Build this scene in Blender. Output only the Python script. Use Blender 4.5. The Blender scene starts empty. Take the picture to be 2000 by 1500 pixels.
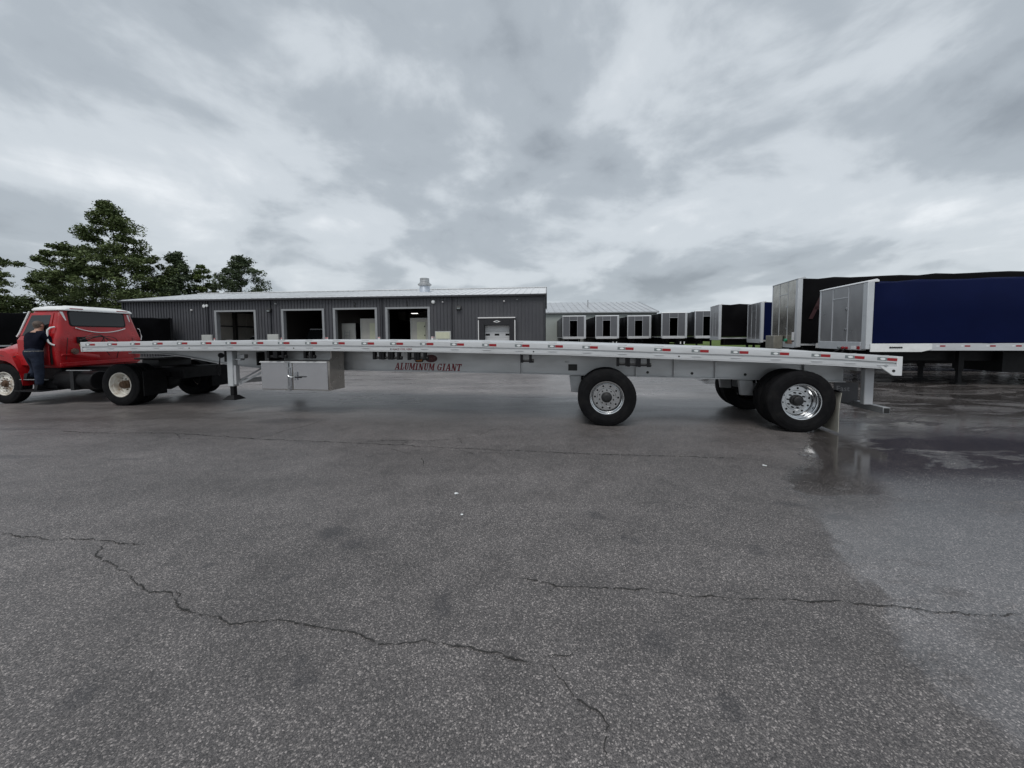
import bpy, bmesh, math, random
import numpy as np
from mathutils import Vector, Matrix
random.seed(7)
RAD = math.radians
scene = bpy.context.scene
C = bpy.context.scene.collection

# ------------------------------------------------------------------ camera
FPX, PITCH, ROLL, CAMH, SHIFT = 751.0, RAD(3.5), RAD(0.4), 1.6, 46.0
cd = bpy.data.cameras.new('camera')
cam = bpy.data.objects.new('camera', cd)
C.objects.link(cam)
scene.camera = cam
cd.sensor_width = 36.0
cd.lens = FPX / 2000.0 * 36.0
cd.shift_y = -SHIFT / 2000.0
cd.clip_end = 3000.0
cd.clip_start = 0.05
_F = Vector((0, math.cos(PITCH), -math.sin(PITCH)))
_R0 = Vector((1, 0, 0)); _U0 = Vector((0, math.sin(PITCH), math.cos(PITCH)))
_R = math.cos(ROLL) * _R0 - math.sin(ROLL) * _U0
_U = math.sin(ROLL) * _R0 + math.cos(ROLL) * _U0
_m = Matrix((_R, _U, -_F)).transposed().to_4x4()
_m.translation = Vector((0, 0, CAMH))
cam.matrix_world = _m

def ground_at(px, py, h=0.0):
    """point of the ground seen at a place of the photograph (for tracing the cracks of the yard)"""
    d = _F + _R * ((px - 1000) / FPX) + _U * ((750 - SHIFT - py) / FPX)
    t = (h - CAMH) / d.z
    return Vector((0, 0, CAMH)) + d * t

# ------------------------------------------------------------------ world, sun, exposure
SUN_EL, SUN_AZ = RAD(58), RAD(200)      # azimuth measured clockwise from +Y: behind the camera
w = bpy.data.worlds.new('World')
scene.world = w
w.use_nodes = True
nt = w.node_tree
nt.nodes.clear()
def N(t, typ, **kw):
    n = t.nodes.new(typ)
    for k, v in kw.items():
        if k in n.bl_rna.properties.keys():
            setattr(n, k, v)
        else:
            n.inputs[k].default_value = v
    return n
def mathn(t, op, a, b=None, clamp=False):
    n = t.nodes.new('ShaderNodeMath'); n.operation = op; n.use_clamp = clamp
    for i, x in enumerate((a, b)):
        if x is None: continue
        if isinstance(x, (int, float)): n.inputs[i].default_value = x
        else: t.links.new(x, n.inputs[i])
    return n.outputs[0]
def ramp(t, fac, stops, interp='EASE'):
    n = t.nodes.new('ShaderNodeValToRGB'); r = n.color_ramp; r.interpolation = interp
    while len(r.elements) < len(stops): r.elements.new(0.5)
    for e, (p, c) in zip(r.elements, stops):
        e.position = p
        e.color = (c, c, c, 1) if isinstance(c, (int, float)) else (c[0], c[1], c[2], 1)
    t.links.new(fac, n.inputs[0])
    return n.outputs[0]
def mixc(t, fac, a, b, mode='MIX'):
    n = t.nodes.new('ShaderNodeMix'); n.data_type = 'RGBA'; n.blend_type = mode
    for s, x in (('Factor', fac), ('A', a), ('B', b)):
        sock = [q for q in n.inputs if q.name == s and (q.type == 'VALUE' if s == 'Factor' else q.type == 'RGBA')][0]
        if isinstance(x, (int, float)): sock.default_value = x if s == 'Factor' else (x, x, x, 1)
        elif isinstance(x, tuple): sock.default_value = (x[0], x[1], x[2], 1)
        else: t.links.new(x, sock)
    return [q for q in n.outputs if q.type == 'RGBA'][0]
def noise(t, vec, scale, detail=4, rough=0.55, dist=0.0, out=0):
    n = t.nodes.new('ShaderNodeTexNoise')
    n.inputs['Scale'].default_value = scale; n.inputs['Detail'].default_value = detail
    n.inputs['Roughness'].default_value = rough; n.inputs['Distortion'].default_value = dist
    if vec is not None: t.links.new(vec, n.inputs['Vector'])
    return n.outputs[out]
def mapping(t, vec, scale=(1, 1, 1), loc=(0, 0, 0), rot=(0, 0, 0)):
    n = t.nodes.new('ShaderNodeMapping')
    n.inputs['Scale'].default_value = scale; n.inputs['Location'].default_value = loc; n.inputs['Rotation'].default_value = rot
    t.links.new(vec, n.inputs['Vector'])
    return n.outputs[0]

tc = nt.nodes.new('ShaderNodeTexCoord')
sep = nt.nodes.new('ShaderNodeSeparateXYZ'); nt.links.new(tc.outputs['Generated'], sep.inputs[0])
dz = mathn(nt, 'MAXIMUM', sep.outputs[2], 0.0)
den = mathn(nt, 'ADD', dz, 0.20)
pxn = mathn(nt, 'DIVIDE', sep.outputs[0], den)
pyn = mathn(nt, 'DIVIDE', sep.outputs[1], den)
comb = nt.nodes.new('ShaderNodeCombineXYZ')
nt.links.new(pxn, comb.inputs[0]); nt.links.new(pyn, comb.inputs[1])
cl = comb.outputs[0]
wv = noise(nt, mapping(nt, cl, (0.8, 0.8, 0.8)), 1.0, 3, 0.5, 0.0, 1)      # warp
warp = nt.nodes.new('ShaderNodeVectorMath'); warp.operation = 'MULTIPLY_ADD'
nt.links.new(wv, warp.inputs[0]); warp.inputs[1].default_value = (0.7, 0.7, 0.7); nt.links.new(cl, warp.inputs[2])
big = noise(nt, mapping(nt, warp.outputs[0], (0.80, 0.66, 1), (3.1, 1.7, 0), (0, 0, RAD(-24))), 1.05, 3, 0.48, 0.15)
mid = noise(nt, mapping(nt, warp.outputs[0], (1.5, 1.25, 1), (7.4, 2.2, 0), (0, 0, RAD(-24))), 1.4, 6, 0.52, 0.2)
fin = noise(nt, mapping(nt, tc.outputs['Generated'], (1, 1, 1.7), (2.3, .4, 5.1)), 3.1, 7, 0.56, 0.25)
s1 = mathn(nt, 'MULTIPLY', big, 0.50)
s2 = mathn(nt, 'MULTIPLY_ADD', mid, 0.34); nt.nodes[-1].inputs[2].default_value = 0.0
nt.links.new(s1, nt.nodes[-1].inputs[2])
s3 = nt.nodes.new('ShaderNodeMath'); s3.operation = 'MULTIPLY_ADD'
nt.links.new(fin, s3.inputs[0]); s3.inputs[1].default_value = 0.42; nt.links.new(s2, s3.inputs[2])
cloud = ramp(nt, s3.outputs[0], [(0.45, (0.258, 0.290, 0.326)), (0.565, (0.380, 0.421, 0.462)), (0.655, (0.545, 0.588, 0.628)), (0.79, (0.76, 0.79, 0.82))])
hz = ramp(nt, sep.outputs[2], [(0.0, 0.6), (0.13, 0.0)], 'LINEAR')
cloud = mixc(nt, hz, cloud, (0.47, 0.53, 0.585))
cloud10 = mixc(nt, 1.0, cloud, (10, 10, 10), 'MULTIPLY')
sky = nt.nodes.new('ShaderNodeTexSky'); sky.sky_type = 'NISHITA'; sky.sun_disc = False
sky.sun_elevation = SUN_EL; sky.sun_rotation = SUN_AZ; sky.altitude = 200; sky.air_density = 1.4; sky.dust_density = 3.0
allsky = mixc(nt, 0.94, sky.outputs[0], cloud10)
bg = nt.nodes.new('ShaderNodeBackground'); bg.inputs[1].default_value = 0.118
nt.links.new(allsky, bg.inputs[0])
wo = nt.nodes.new('ShaderNodeOutputWorld'); nt.links.new(bg.outputs[0], wo.inputs[0])

sl = bpy.data.lights.new('sun', 'SUN'); sl.energy = 1.45; sl.angle = RAD(28); sl.color = (1.0, 0.97, 0.93)
sun = bpy.data.objects.new('sun', sl); C.objects.link(sun)
_sd = Vector((math.sin(SUN_AZ) * math.cos(SUN_EL), math.cos(SUN_AZ) * math.cos(SUN_EL), math.sin(SUN_EL)))
sun.rotation_euler = _sd.to_track_quat('Z', 'Y').to_euler()
sun.location = (0, -20, 40)

vs = scene.view_settings
vs.view_transform = 'Standard'; vs.look = 'None'; vs.exposure = 0.0; vs.gamma = 1.0; vs.use_curve_mapping = False

# ------------------------------------------------------------------ materials
MATS = {}
def mat(name, col, rough=0.5, metal=0.0, var=0.0, vscale=3.0, bump=0.0, bscale=40.0, spec=0.5, dirt=None, dscale=1.2, damt=0.5, coat=0.0, stretch=(1, 1, 1), rvar=0.0):
    if name in MATS: return MATS[name]
    m = bpy.data.materials.new(name); m.use_nodes = True
    t = m.node_tree; b = t.nodes['Principled BSDF']
    b.inputs['Roughness'].default_value = rough; b.inputs['Metallic'].default_value = metal
    b.inputs['Specular IOR Level'].default_value = spec
    if coat: b.inputs['Coat Weight'].default_value = coat; b.inputs['Coat Roughness'].default_value = 0.08
    tcn = t.nodes.new('ShaderNodeTexCoord'); v = mapping(t, tcn.outputs['Object'], stretch)
    base = (col[0], col[1], col[2], 1)
    if var or dirt:
        lo = tuple(c * (1 - var) for c in col); hi = tuple(min(1, c * (1 + var)) for c in col)
        nn = noise(t, v, vscale, 5, 0.6)
        c = ramp(t, nn, [(0.3, lo), (0.7, hi)], 'LINEAR')
        if dirt:
            dn = noise(t, v, dscale, 6, 0.65, 0.4)
            df = ramp(t, dn, [(0.48, 0.0), (0.72, damt)], 'LINEAR')
            c = mixc(t, df, c, dirt)
        t.links.new(c, b.inputs['Base Color'])
    else:
        b.inputs['Base Color'].default_value = base
    if rvar:
        rn = noise(t, v, vscale * 2.3, 4, 0.6)
        rr = ramp(t, rn, [(0.3, max(0.02, rough - rvar)), (0.7, min(1, rough + rvar))], 'LINEAR')
        t.links.new(rr, b.inputs['Roughness'])
    if bump:
        bn = noise(t, v, bscale, 4, 0.6)
        bp = t.nodes.new('ShaderNodeBump'); bp.inputs['Strength'].default_value = bump; bp.inputs['Distance'].default_value = 0.01
        t.links.new(bn, bp.inputs['Height']); t.links.new(bp.outputs[0], b.inputs['Normal'])
    MATS[name] = m
    return m

alu      = mat('rail aluminium', (0.61, 0.62, 0.63), 0.42, 0.35, 0.06, 6, 0.05, 60, dirt=(0.34, 0.34, 0.33), dscale=3.0, damt=0.35, stretch=(0.4, 1, 3), rvar=0.1)
alu_web  = mat('beam aluminium', (0.56, 0.57, 0.58), 0.40, 0.45, 0.08, 2.0, 0.05, 40, dirt=(0.30, 0.30, 0.30), dscale=1.4, damt=0.4, stretch=(0.4, 1, 1.5), rvar=0.1)
polish   = mat('polished steel', (0.70, 0.71, 0.735), 0.09, 0.92, 0.03, 5)
stainless= mat('stainless side', (0.40, 0.37, 0.34), 0.30, 1.0, 0.12, 3, rvar=0.06)
chrome   = mat('polished rim aluminium', (0.60, 0.61, 0.62), 0.15, 1.0, 0.04, 8, rvar=0.05)
galv     = mat('weathered grey metal', (0.42, 0.43, 0.44), 0.45, 0.6, 0.12, 4, 0.05, 40, dirt=(0.2, 0.2, 0.19), dscale=3, rvar=0.1)
rubber   = mat('tyre rubber', (0.0085, 0.0085, 0.0095), 0.72, 0, 0.25, 9, 0.2, 70, dirt=(0.022, 0.021, 0.02), dscale=5, damt=0.5, spec=0.10)
blackst  = mat('black steel', (0.008, 0.008, 0.009), 0.5, 0, 0.3, 6, 0.1, 50, rvar=0.1, spec=0.2)
blackcast= mat('black cast iron', (0.011, 0.011, 0.012), 0.55, 0.0, 0.3, 10, 0.1, 60)
redref   = mat('red reflector', (0.30, 0.010, 0.014), 0.3, 0, 0.15, 20, spec=0.5)
greyref  = mat('grey reflector', (0.20, 0.225, 0.23), 0.3, 0.1, 0.12, 20)
whiteref = mat('white reflector', (0.80, 0.82, 0.82), 0.3, 0, 0.05, 20)
redpaint = mat('red truck paint', (0.41, 0.009, 0.013), 0.32, 0, 0.14, 2.5, 0.05, 5, dirt=(0.17, 0.018, 0.018), dscale=1.6, damt=0.55, coat=0.22, rvar=0.08)
whitep   = mat('white paint', (0.80, 0.81, 0.80), 0.35, 0, 0.04, 4, dirt=(0.5, 0.5, 0.48), dscale=3, damt=0.3)
rustrim  = mat('rusty white wheel paint', (0.74, 0.72, 0.66), 0.5, 0, 0.06, 6, 0.05, 30, dirt=(0.26, 0.14, 0.05), dscale=5.5, damt=0.85)
rustdisc = mat('rust brown disc', (0.52, 0.46, 0.36), 0.6, 0, 0.15, 6, 0.05, 30, dirt=(0.22, 0.11, 0.04), dscale=6, damt=0.9)
darkglass= mat('dark window glass', (0.012, 0.014, 0.015), 0.06, 0, spec=0.6)
amber    = mat('amber lens', (0.40, 0.14, 0.02), 0.25, 0, 0.1, 20)
maroon   = mat('maroon lettering', (0.20, 0.008, 0.016), 0.4, 0, 0.1, 12)
maroon_d = mat('dark maroon sticker', (0.075, 0.012, 0.016), 0.4, 0, 0.1, 12)
pinktxt  = mat('faded sticker lettering', (0.24, 0.10, 0.10), 0.5)
creamflap= mat('cream mud flap', (0.40, 0.39, 0.34), 0.6, 0, 0.12, 4, dirt=(0.2, 0.18, 0.15), dscale=4, damt=0.6)
greyflap = mat('dark grey mud flap', (0.07, 0.07, 0.075), 0.6, 0, 0.15, 5)
charcoal = mat('charcoal metal cladding', (0.066, 0.067, 0.076), 0.5, 0, 0.08, 0.7, 0.02, 8, dirt=(0.095, 0.095, 0.10), dscale=0.9, damt=0.5, stretch=(1, 1, 0.35))
charc_tr = mat('charcoal trim', (0.035, 0.036, 0.042), 0.5)
whiteroof= mat('white metal roof', (0.78, 0.79, 0.80), 0.42, 0.1, 0.06, 1.0, dirt=(0.5, 0.5, 0.5), dscale=0.6, damt=0.4)
galvroof = mat('galvanised roof', (0.52, 0.54, 0.56), 0.42, 0.3, 0.08, 0.9, dirt=(0.35, 0.35, 0.35), dscale=0.6, damt=0.5)
pale_wall= mat('pale grey green cladding', (0.36, 0.39, 0.37), 0.55, 0, 0.05, 0.8)
frame_m  = mat('galvanised door frame', (0.31, 0.32, 0.33), 0.45, 0.2, 0.06, 3)
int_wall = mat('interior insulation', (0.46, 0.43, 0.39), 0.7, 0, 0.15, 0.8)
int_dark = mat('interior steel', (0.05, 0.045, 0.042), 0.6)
int_floor= mat('workshop floor', (0.12, 0.12, 0.118), 0.55, 0, 0.15, 1)
boxpaint = mat('putty enamel', (0.46, 0.47, 0.45), 0.5, 0, 0.05, 4)
creamp   = mat('cream enamel', (0.56, 0.57, 0.43), 0.5, 0, 0.05, 4)
signwhite= mat('sign white', (0.75, 0.74, 0.74), 0.5)
signred  = mat('sign red', (0.55, 0.04, 0.05), 0.5)
blackp   = mat('black enamel', (0.015, 0.015, 0.015), 0.5)
doorwhite= mat('dock door white', (0.58, 0.59, 0.60), 0.45, 0, 0.04, 3)
foamblk  = mat('black dock foam', (0.022, 0.022, 0.026), 0.8, 0, 0.2, 5)
tarpblack= mat('black tarp', (0.0046, 0.0045, 0.0052), 0.65, 0, 0.3, 1.0, 0.2, 2.2, spec=0.04)
tarpgrey = mat('charcoal tarp', (0.022, 0.023, 0.028), 0.6, 0, 0.2, 1.2, 0.15, 3)
tarpblue = mat('navy tarp', (0.0028, 0.0062, 0.036), 0.5, 0, 0.12, 0.8, 0.10, 2.2, spec=0.06)
bulkh    = mat('bulkhead aluminium', (0.40, 0.40, 0.41), 0.32, 0.75, 0.08, 1.2, stretch=(1, 1, 0.5), rvar=0.05)
bulkdirty= mat('shiny dirty bulkhead', (0.44, 0.42, 0.38), 0.16, 0.9, 0.15, 1.2, 0.06, 1.6, dirt=(0.16, 0.15, 0.13), dscale=1.8, damt=0.7, rvar=0.08)
bulkgrey = mat('grey bulkhead panel', (0.15, 0.153, 0.165), 0.4, 0.4, 0.08, 1.5)
post_m   = mat('bright corner post', (0.58, 0.60, 0.62), 0.4, 0.3, 0.05, 3)
sillm = mat('worn white sill', (0.56, 0.57, 0.58), 0.5, 0, 0.1, 3, dirt=(0.3, 0.3, 0.3), dscale=3)
capwhite = mat('white top cap', (0.80, 0.81, 0.82), 0.4, 0.1)
denim    = mat('blue denim', (0.024, 0.030, 0.048), 0.9, 0, 0.4, 9, 0.2, 200, spec=0.1)
navyshirt= mat('dark navy shirt', (0.009, 0.010, 0.018), 0.9, 0, 0.2, 8, 0.1, 60, spec=0.05)
skin     = mat('skin', (0.42, 0.24, 0.17), 0.5, 0, 0.08, 10)
hairm    = mat('grey brown hair', (0.10, 0.075, 0.06), 0.7, 0, 0.4, 30, 0.4, 120)
leather  = mat('brown leather', (0.10, 0.06, 0.035), 0.5)
yellowtag= mat('yellow tag', (0.60, 0.50, 0.12), 0.5)
greenp   = mat('green fitting', (0.03, 0.28, 0.16), 0.4)
bark     = mat('tree bark', (0.045, 0.036, 0.028), 0.9, 0, 0.3, 3, 0.3, 12)
crackm   = mat('crack shadow filler', (0.027, 0.026, 0.025), 0.9, 0, 0.6, 40)
lampm = bpy.data.materials.new('lit lamp'); lampm.use_nodes = True
lampm.node_tree.nodes['Principled BSDF'].inputs['Emission Color'].default_value = (1, 0.98, 0.94, 1)
lampm.node_tree.nodes['Principled BSDF'].inputs['Emission Strength'].default_value = 2.5

def leaf_mat(name, dark, light):
    m = bpy.data.materials.new(name); m.use_nodes = True; t = m.node_tree; b = t.nodes['Principled BSDF']
    tcn = t.nodes.new('ShaderNodeTexCoord')
    n1 = noise(t, tcn.outputs['Object'], 0.7, 2); n2 = noise(t, tcn.outputs['Object'], 9.0, 2)
    s = mathn(t, 'ADD', mathn(t, 'MULTIPLY', n1, 0.6), mathn(t, 'MULTIPLY', n2, 0.4))
    t.links.new(ramp(t, s, [(0.36, dark), (0.64, light)], 'LINEAR'), b.inputs['Base Color'])
    b.inputs['Roughness'].default_value = 0.6; b.inputs['Specular IOR Level'].default_value = 0.3
    return m
leafA = leaf_mat('maple leaves', (0.060, 0.090, 0.032), (0.160, 0.200, 0.078))
leafB = leaf_mat('light green leaves', (0.06, 0.095, 0.026), (0.14, 0.18, 0.055))
leafC = leaf_mat('blue green leaves', (0.050, 0.074, 0.042), (0.120, 0.155, 0.080))

# asphalt -----------------------------------------------------------
def asphalt_material():
    m = bpy.data.materials.new('worn asphalt'); m.use_nodes = True
    t = m.node_tree; b = t.nodes['Principled BSDF']
    tcn = t.nodes.new('ShaderNodeTexCoord'); P = tcn.outputs['Object']
    sp = t.nodes.new('ShaderNodeSeparateXYZ'); t.links.new(P, sp.inputs[0])
    X, Y = sp.outputs[0], sp.outputs[1]
    vo = t.nodes.new('ShaderNodeTexVoronoi'); vo.inputs['Scale'].default_value = 150; t.links.new(P, vo.inputs['Vector'])
    vo2 = t.nodes.new('ShaderNodeTexVoronoi'); vo2.inputs['Scale'].default_value = 310; t.links.new(P, vo2.inputs['Vector'])
    sc = t.nodes.new('ShaderNodeSeparateColor'); t.links.new(vo.outputs['Color'], sc.inputs[0])
    sc2 = t.nodes.new('ShaderNodeSeparateColor'); t.links.new(vo2.outputs['Color'], sc2.inputs[0])
    stone = ramp(t, sc.outputs[0], [(0.0, (0.026, 0.026, 0.027)), (0.45, (0.070, 0.070, 0.070)), (0.78, (0.155, 0.153, 0.15)), (0.94, (0.36, 0.355, 0.34)), (1.0, (0.55, 0.54, 0.52))], 'LINEAR')
    fine = ramp(t, sc2.outputs[0], [(0.0, (0.040, 0.040, 0.041)), (0.6, (0.095, 0.095, 0.095)), (1.0, (0.22, 0.217, 0.212))], 'LINEAR')
    col = mixc(t, 0.50, stone, fine)
    edge = ramp(t, vo.outputs['Distance'], [(0.25, 1.0), (0.75, 0.5)], 'LINEAR')  # shade in the gaps between stones, put into the colour
    col = mixc(t, 0.55, col, mixc(t, 1.0, col, edge, 'MULTIPLY'))
    col = mixc(t, 1.0, col, (1.11, 1.025, 1.01), 'MULTIPLY')
    # broad wear
    wn = noise(t, P, 0.35, 5, 0.6, 0.6); wn2 = noise(t, mapping(t, P, (0.25, 1.1, 1)), 1.0, 5, 0.6, 0.3); wn3 = noise(t, P, 3.2, 5, 0.65, 0.3)
    col = mixc(t, 1.0, col, ramp(t, wn, [(0.32, 0.92), (0.68, 1.38)], 'LINEAR'), 'MULTIPLY')
    col = mixc(t, 1.0, col, ramp(t, wn2, [(0.32, 0.84), (0.68, 1.16)], 'LINEAR'), 'MULTIPLY')
    col = mixc(t, 1.0, col, ramp(t, wn3, [(0.30, 0.80), (0.55, 1.05), (0.8, 1.12)], 'LINEAR'), 'MULTIPLY')
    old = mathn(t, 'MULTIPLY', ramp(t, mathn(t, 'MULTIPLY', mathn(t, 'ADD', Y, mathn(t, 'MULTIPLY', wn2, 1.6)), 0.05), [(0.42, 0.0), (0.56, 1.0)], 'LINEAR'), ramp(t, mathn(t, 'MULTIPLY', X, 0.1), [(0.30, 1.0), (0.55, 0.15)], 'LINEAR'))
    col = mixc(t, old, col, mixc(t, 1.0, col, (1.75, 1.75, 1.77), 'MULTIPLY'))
    # drip stains
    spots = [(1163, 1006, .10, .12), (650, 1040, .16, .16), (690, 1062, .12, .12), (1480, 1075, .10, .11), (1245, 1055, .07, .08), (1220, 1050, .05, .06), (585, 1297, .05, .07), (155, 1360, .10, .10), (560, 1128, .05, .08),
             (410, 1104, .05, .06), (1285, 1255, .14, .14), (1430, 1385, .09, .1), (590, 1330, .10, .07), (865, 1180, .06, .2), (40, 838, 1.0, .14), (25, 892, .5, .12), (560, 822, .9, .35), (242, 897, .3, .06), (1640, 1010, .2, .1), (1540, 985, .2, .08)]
    warpn = noise(t, P, 5.0, 4, 0.6, 0.0, 1)
    wvn = t.nodes.new('ShaderNodeVectorMath'); wvn.operation = 'MULTIPLY_ADD'
    t.links.new(warpn, wvn.inputs[0]); wvn.inputs[1].default_value = (0.12, 0.12, 0); t.links.new(P, wvn.inputs[2])
    tot = None
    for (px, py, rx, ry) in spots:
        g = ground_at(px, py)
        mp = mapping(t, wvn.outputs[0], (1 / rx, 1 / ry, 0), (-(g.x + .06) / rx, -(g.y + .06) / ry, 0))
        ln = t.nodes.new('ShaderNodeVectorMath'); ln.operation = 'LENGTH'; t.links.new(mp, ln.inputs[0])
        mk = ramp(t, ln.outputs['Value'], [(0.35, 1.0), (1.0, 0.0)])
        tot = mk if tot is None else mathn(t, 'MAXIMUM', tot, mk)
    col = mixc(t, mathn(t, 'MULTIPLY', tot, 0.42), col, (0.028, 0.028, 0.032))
    # wet ground on the right
    yn = t.nodes.new('ShaderNodeMapRange'); yn.inputs[1].default_value = 0; yn.inputs[2].default_value = 14; t.links.new(Y, yn.inputs[0])
    fc = t.nodes.new('ShaderNodeFloatCurve'); cv = fc.mapping.curves[0]
    pts = [(0.0, 2.6), (1.8, 2.35), (2.3, 2.45), (3.1, 2.75), (4.0, 3.3), (5.0, 4.2), (6.3, 5.1), (8.0, 5.6), (14, 7.0)]
    cv.points[0].location = (0, pts[0][1] / 10); cv.points[1].location = (1, pts[-1][1] / 10)
    for (yy, xx) in pts[1:-1]: cv.points.new(yy / 14, xx / 10)
    fc.mapping.update(); t.links.new(yn.outputs[0], fc.inputs['Value'])
    xb = mathn(t, 'MULTIPLY', fc.outputs[0], 10.0)
    en = noise(t, P, 1.1, 9, 0.70, 0.4)
    dx = mathn(t, 'ADD', mathn(t, 'SUBTRACT', X, xb), mathn(t, 'MULTIPLY', mathn(t, 'SUBTRACT', en, 0.5), 1.5))
    zone = ramp(t, mathn(t, 'MULTIPLY_ADD', dx, 1.3), [(0.0, 0.0), (0.30, 1.0)])
    pud = noise(t, mapping(t, P, (0.55, 1.3, 1), (2.1, 0.3, 0), (0, 0, RAD(-12))), 1.0, 9, 0.70, 0.6)
    far = ramp(t, mathn(t, 'MULTIPLY', Y, 0.1), [(0.55, 0.0), (0.85, 1.0)], 'LINEAR')
    near = ramp(t, mathn(t, 'MULTIPLY', Y, 0.1), [(0.22, 0.0), (0.46, 1.0)], 'LINEAR')
    nearf = mathn(t, 'MULTIPLY_ADD', near, 0.2); t.nodes[-1].inputs[2].default_value = 0.8
    film = mixc(t, far, mathn(t, 'MULTIPLY', nearf, ramp(t, pud, [(0.33, 0.40), (0.45, 1.0)], 'LINEAR')), ramp(t, pud, [(0.42, 0.05), (0.52, 0.95)], 'LINEAR'))
    wet = mathn(t, 'MULTIPLY', zone, film)
    # damp strip under the trailer
    dy = mathn(t, 'SUBTRACT', Y, mathn(t, 'MULTIPLY_ADD', X, -0.12)); 
    damp_n = noise(t, mapping(t, P, (0.3, 1.2, 1), (5, 1, 0)), 1.2, 5, 0.6, 0.4)
    damp = mathn(t, 'MULTIPLY', ramp(t, damp_n, [(0.36, 0.45), (0.60, 1.0)], 'LINEAR'), ramp(t, mathn(t, 'MULTIPLY', Y, 0.05), [(0.20, 0.0), (0.47, 1.0)], 'LINEAR'))
    wet_sheen_col = mixc(t, 1.0, col, mixc(t, near, (1.12, 1.12, 1.14), (0.50, 0.49, 0.485)), 'MULTIPLY')  # water darkens the far film; near film paled in colour for sky reflection
    col = mixc(t, wet, col, wet_sheen_col)
    col = mixc(t, mathn(t, 'MULTIPLY', damp, 0.22), col, wet_sheen_col)
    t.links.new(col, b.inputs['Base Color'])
    r0 = ramp(t, wn3, [(0.3, 0.44), (0.7, 0.54)], 'LINEAR')
    r1 = mixc(t, damp, r0, (0.27, 0.27, 0.27))
    r2 = mixc(t, wet, r1, (0.085, 0.085, 0.085))
    t.links.new(r2, b.inputs['Roughness'])
    t.links.new(mathn(t, 'MULTIPLY_ADD', wet, 0.7), b.inputs['Specular IOR Level']); t.nodes[-1].inputs[2].default_value = 0.5
    hgt = mathn(t, 'ADD', mathn(t, 'MULTIPLY', vo.outputs['Distance'], -0.7), mathn(t, 'MULTIPLY', vo2.outputs['Distance'], -0.3))
    bp = t.nodes.new('ShaderNodeBump'); bp.inputs['Distance'].default_value = 0.006
    st = mathn(t, 'MULTIPLY', mathn(t, 'SUBTRACT', 0.62, mathn(t, 'MULTIPLY', wet, 0.595)), mathn(t, 'SUBTRACT', 1.0, mathn(t, 'MULTIPLY', damp, 0.85)))
    t.links.new(st, bp.inputs['Strength']); t.links.new(hgt, bp.inputs['Height'])
    t.links.new(bp.outputs[0], b.inputs['Normal'])
    return m
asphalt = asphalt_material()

def grass_material():
    m = bpy.data.materials.new('mown grass'); m.use_nodes = True; t = m.node_tree; b = t.nodes['Principled BSDF']
    tcn = t.nodes.new('ShaderNodeTexCoord'); P = tcn.outputs['Object']
    a = noise(t, P, 0.12, 4); c = noise(t, P, 2.0, 5, 0.7)
    s = mathn(t, 'ADD', mathn(t, 'MULTIPLY', a, 0.5), mathn(t, 'MULTIPLY', c, 0.5))
    t.links.new(ramp(t, s, [(0.35, (0.05, 0.085, 0.016)), (0.65, (0.12, 0.17, 0.035))], 'LINEAR'), b.inputs['Base Color'])
    b.inputs['Roughness'].default_value = 0.85; b.inputs['Specular IOR Level'].default_value = 0.15
    bp = t.nodes.new('ShaderNodeBump'); bp.inputs['Strength'].default_value = 0.7; bp.inputs['Distance'].default_value = 0.08
    t.links.new(noise(t, P, 6, 4), bp.inputs['Height']); t.links.new(bp.outputs[0], b.inputs['Normal'])
    return m
grassm = grass_material()

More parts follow.
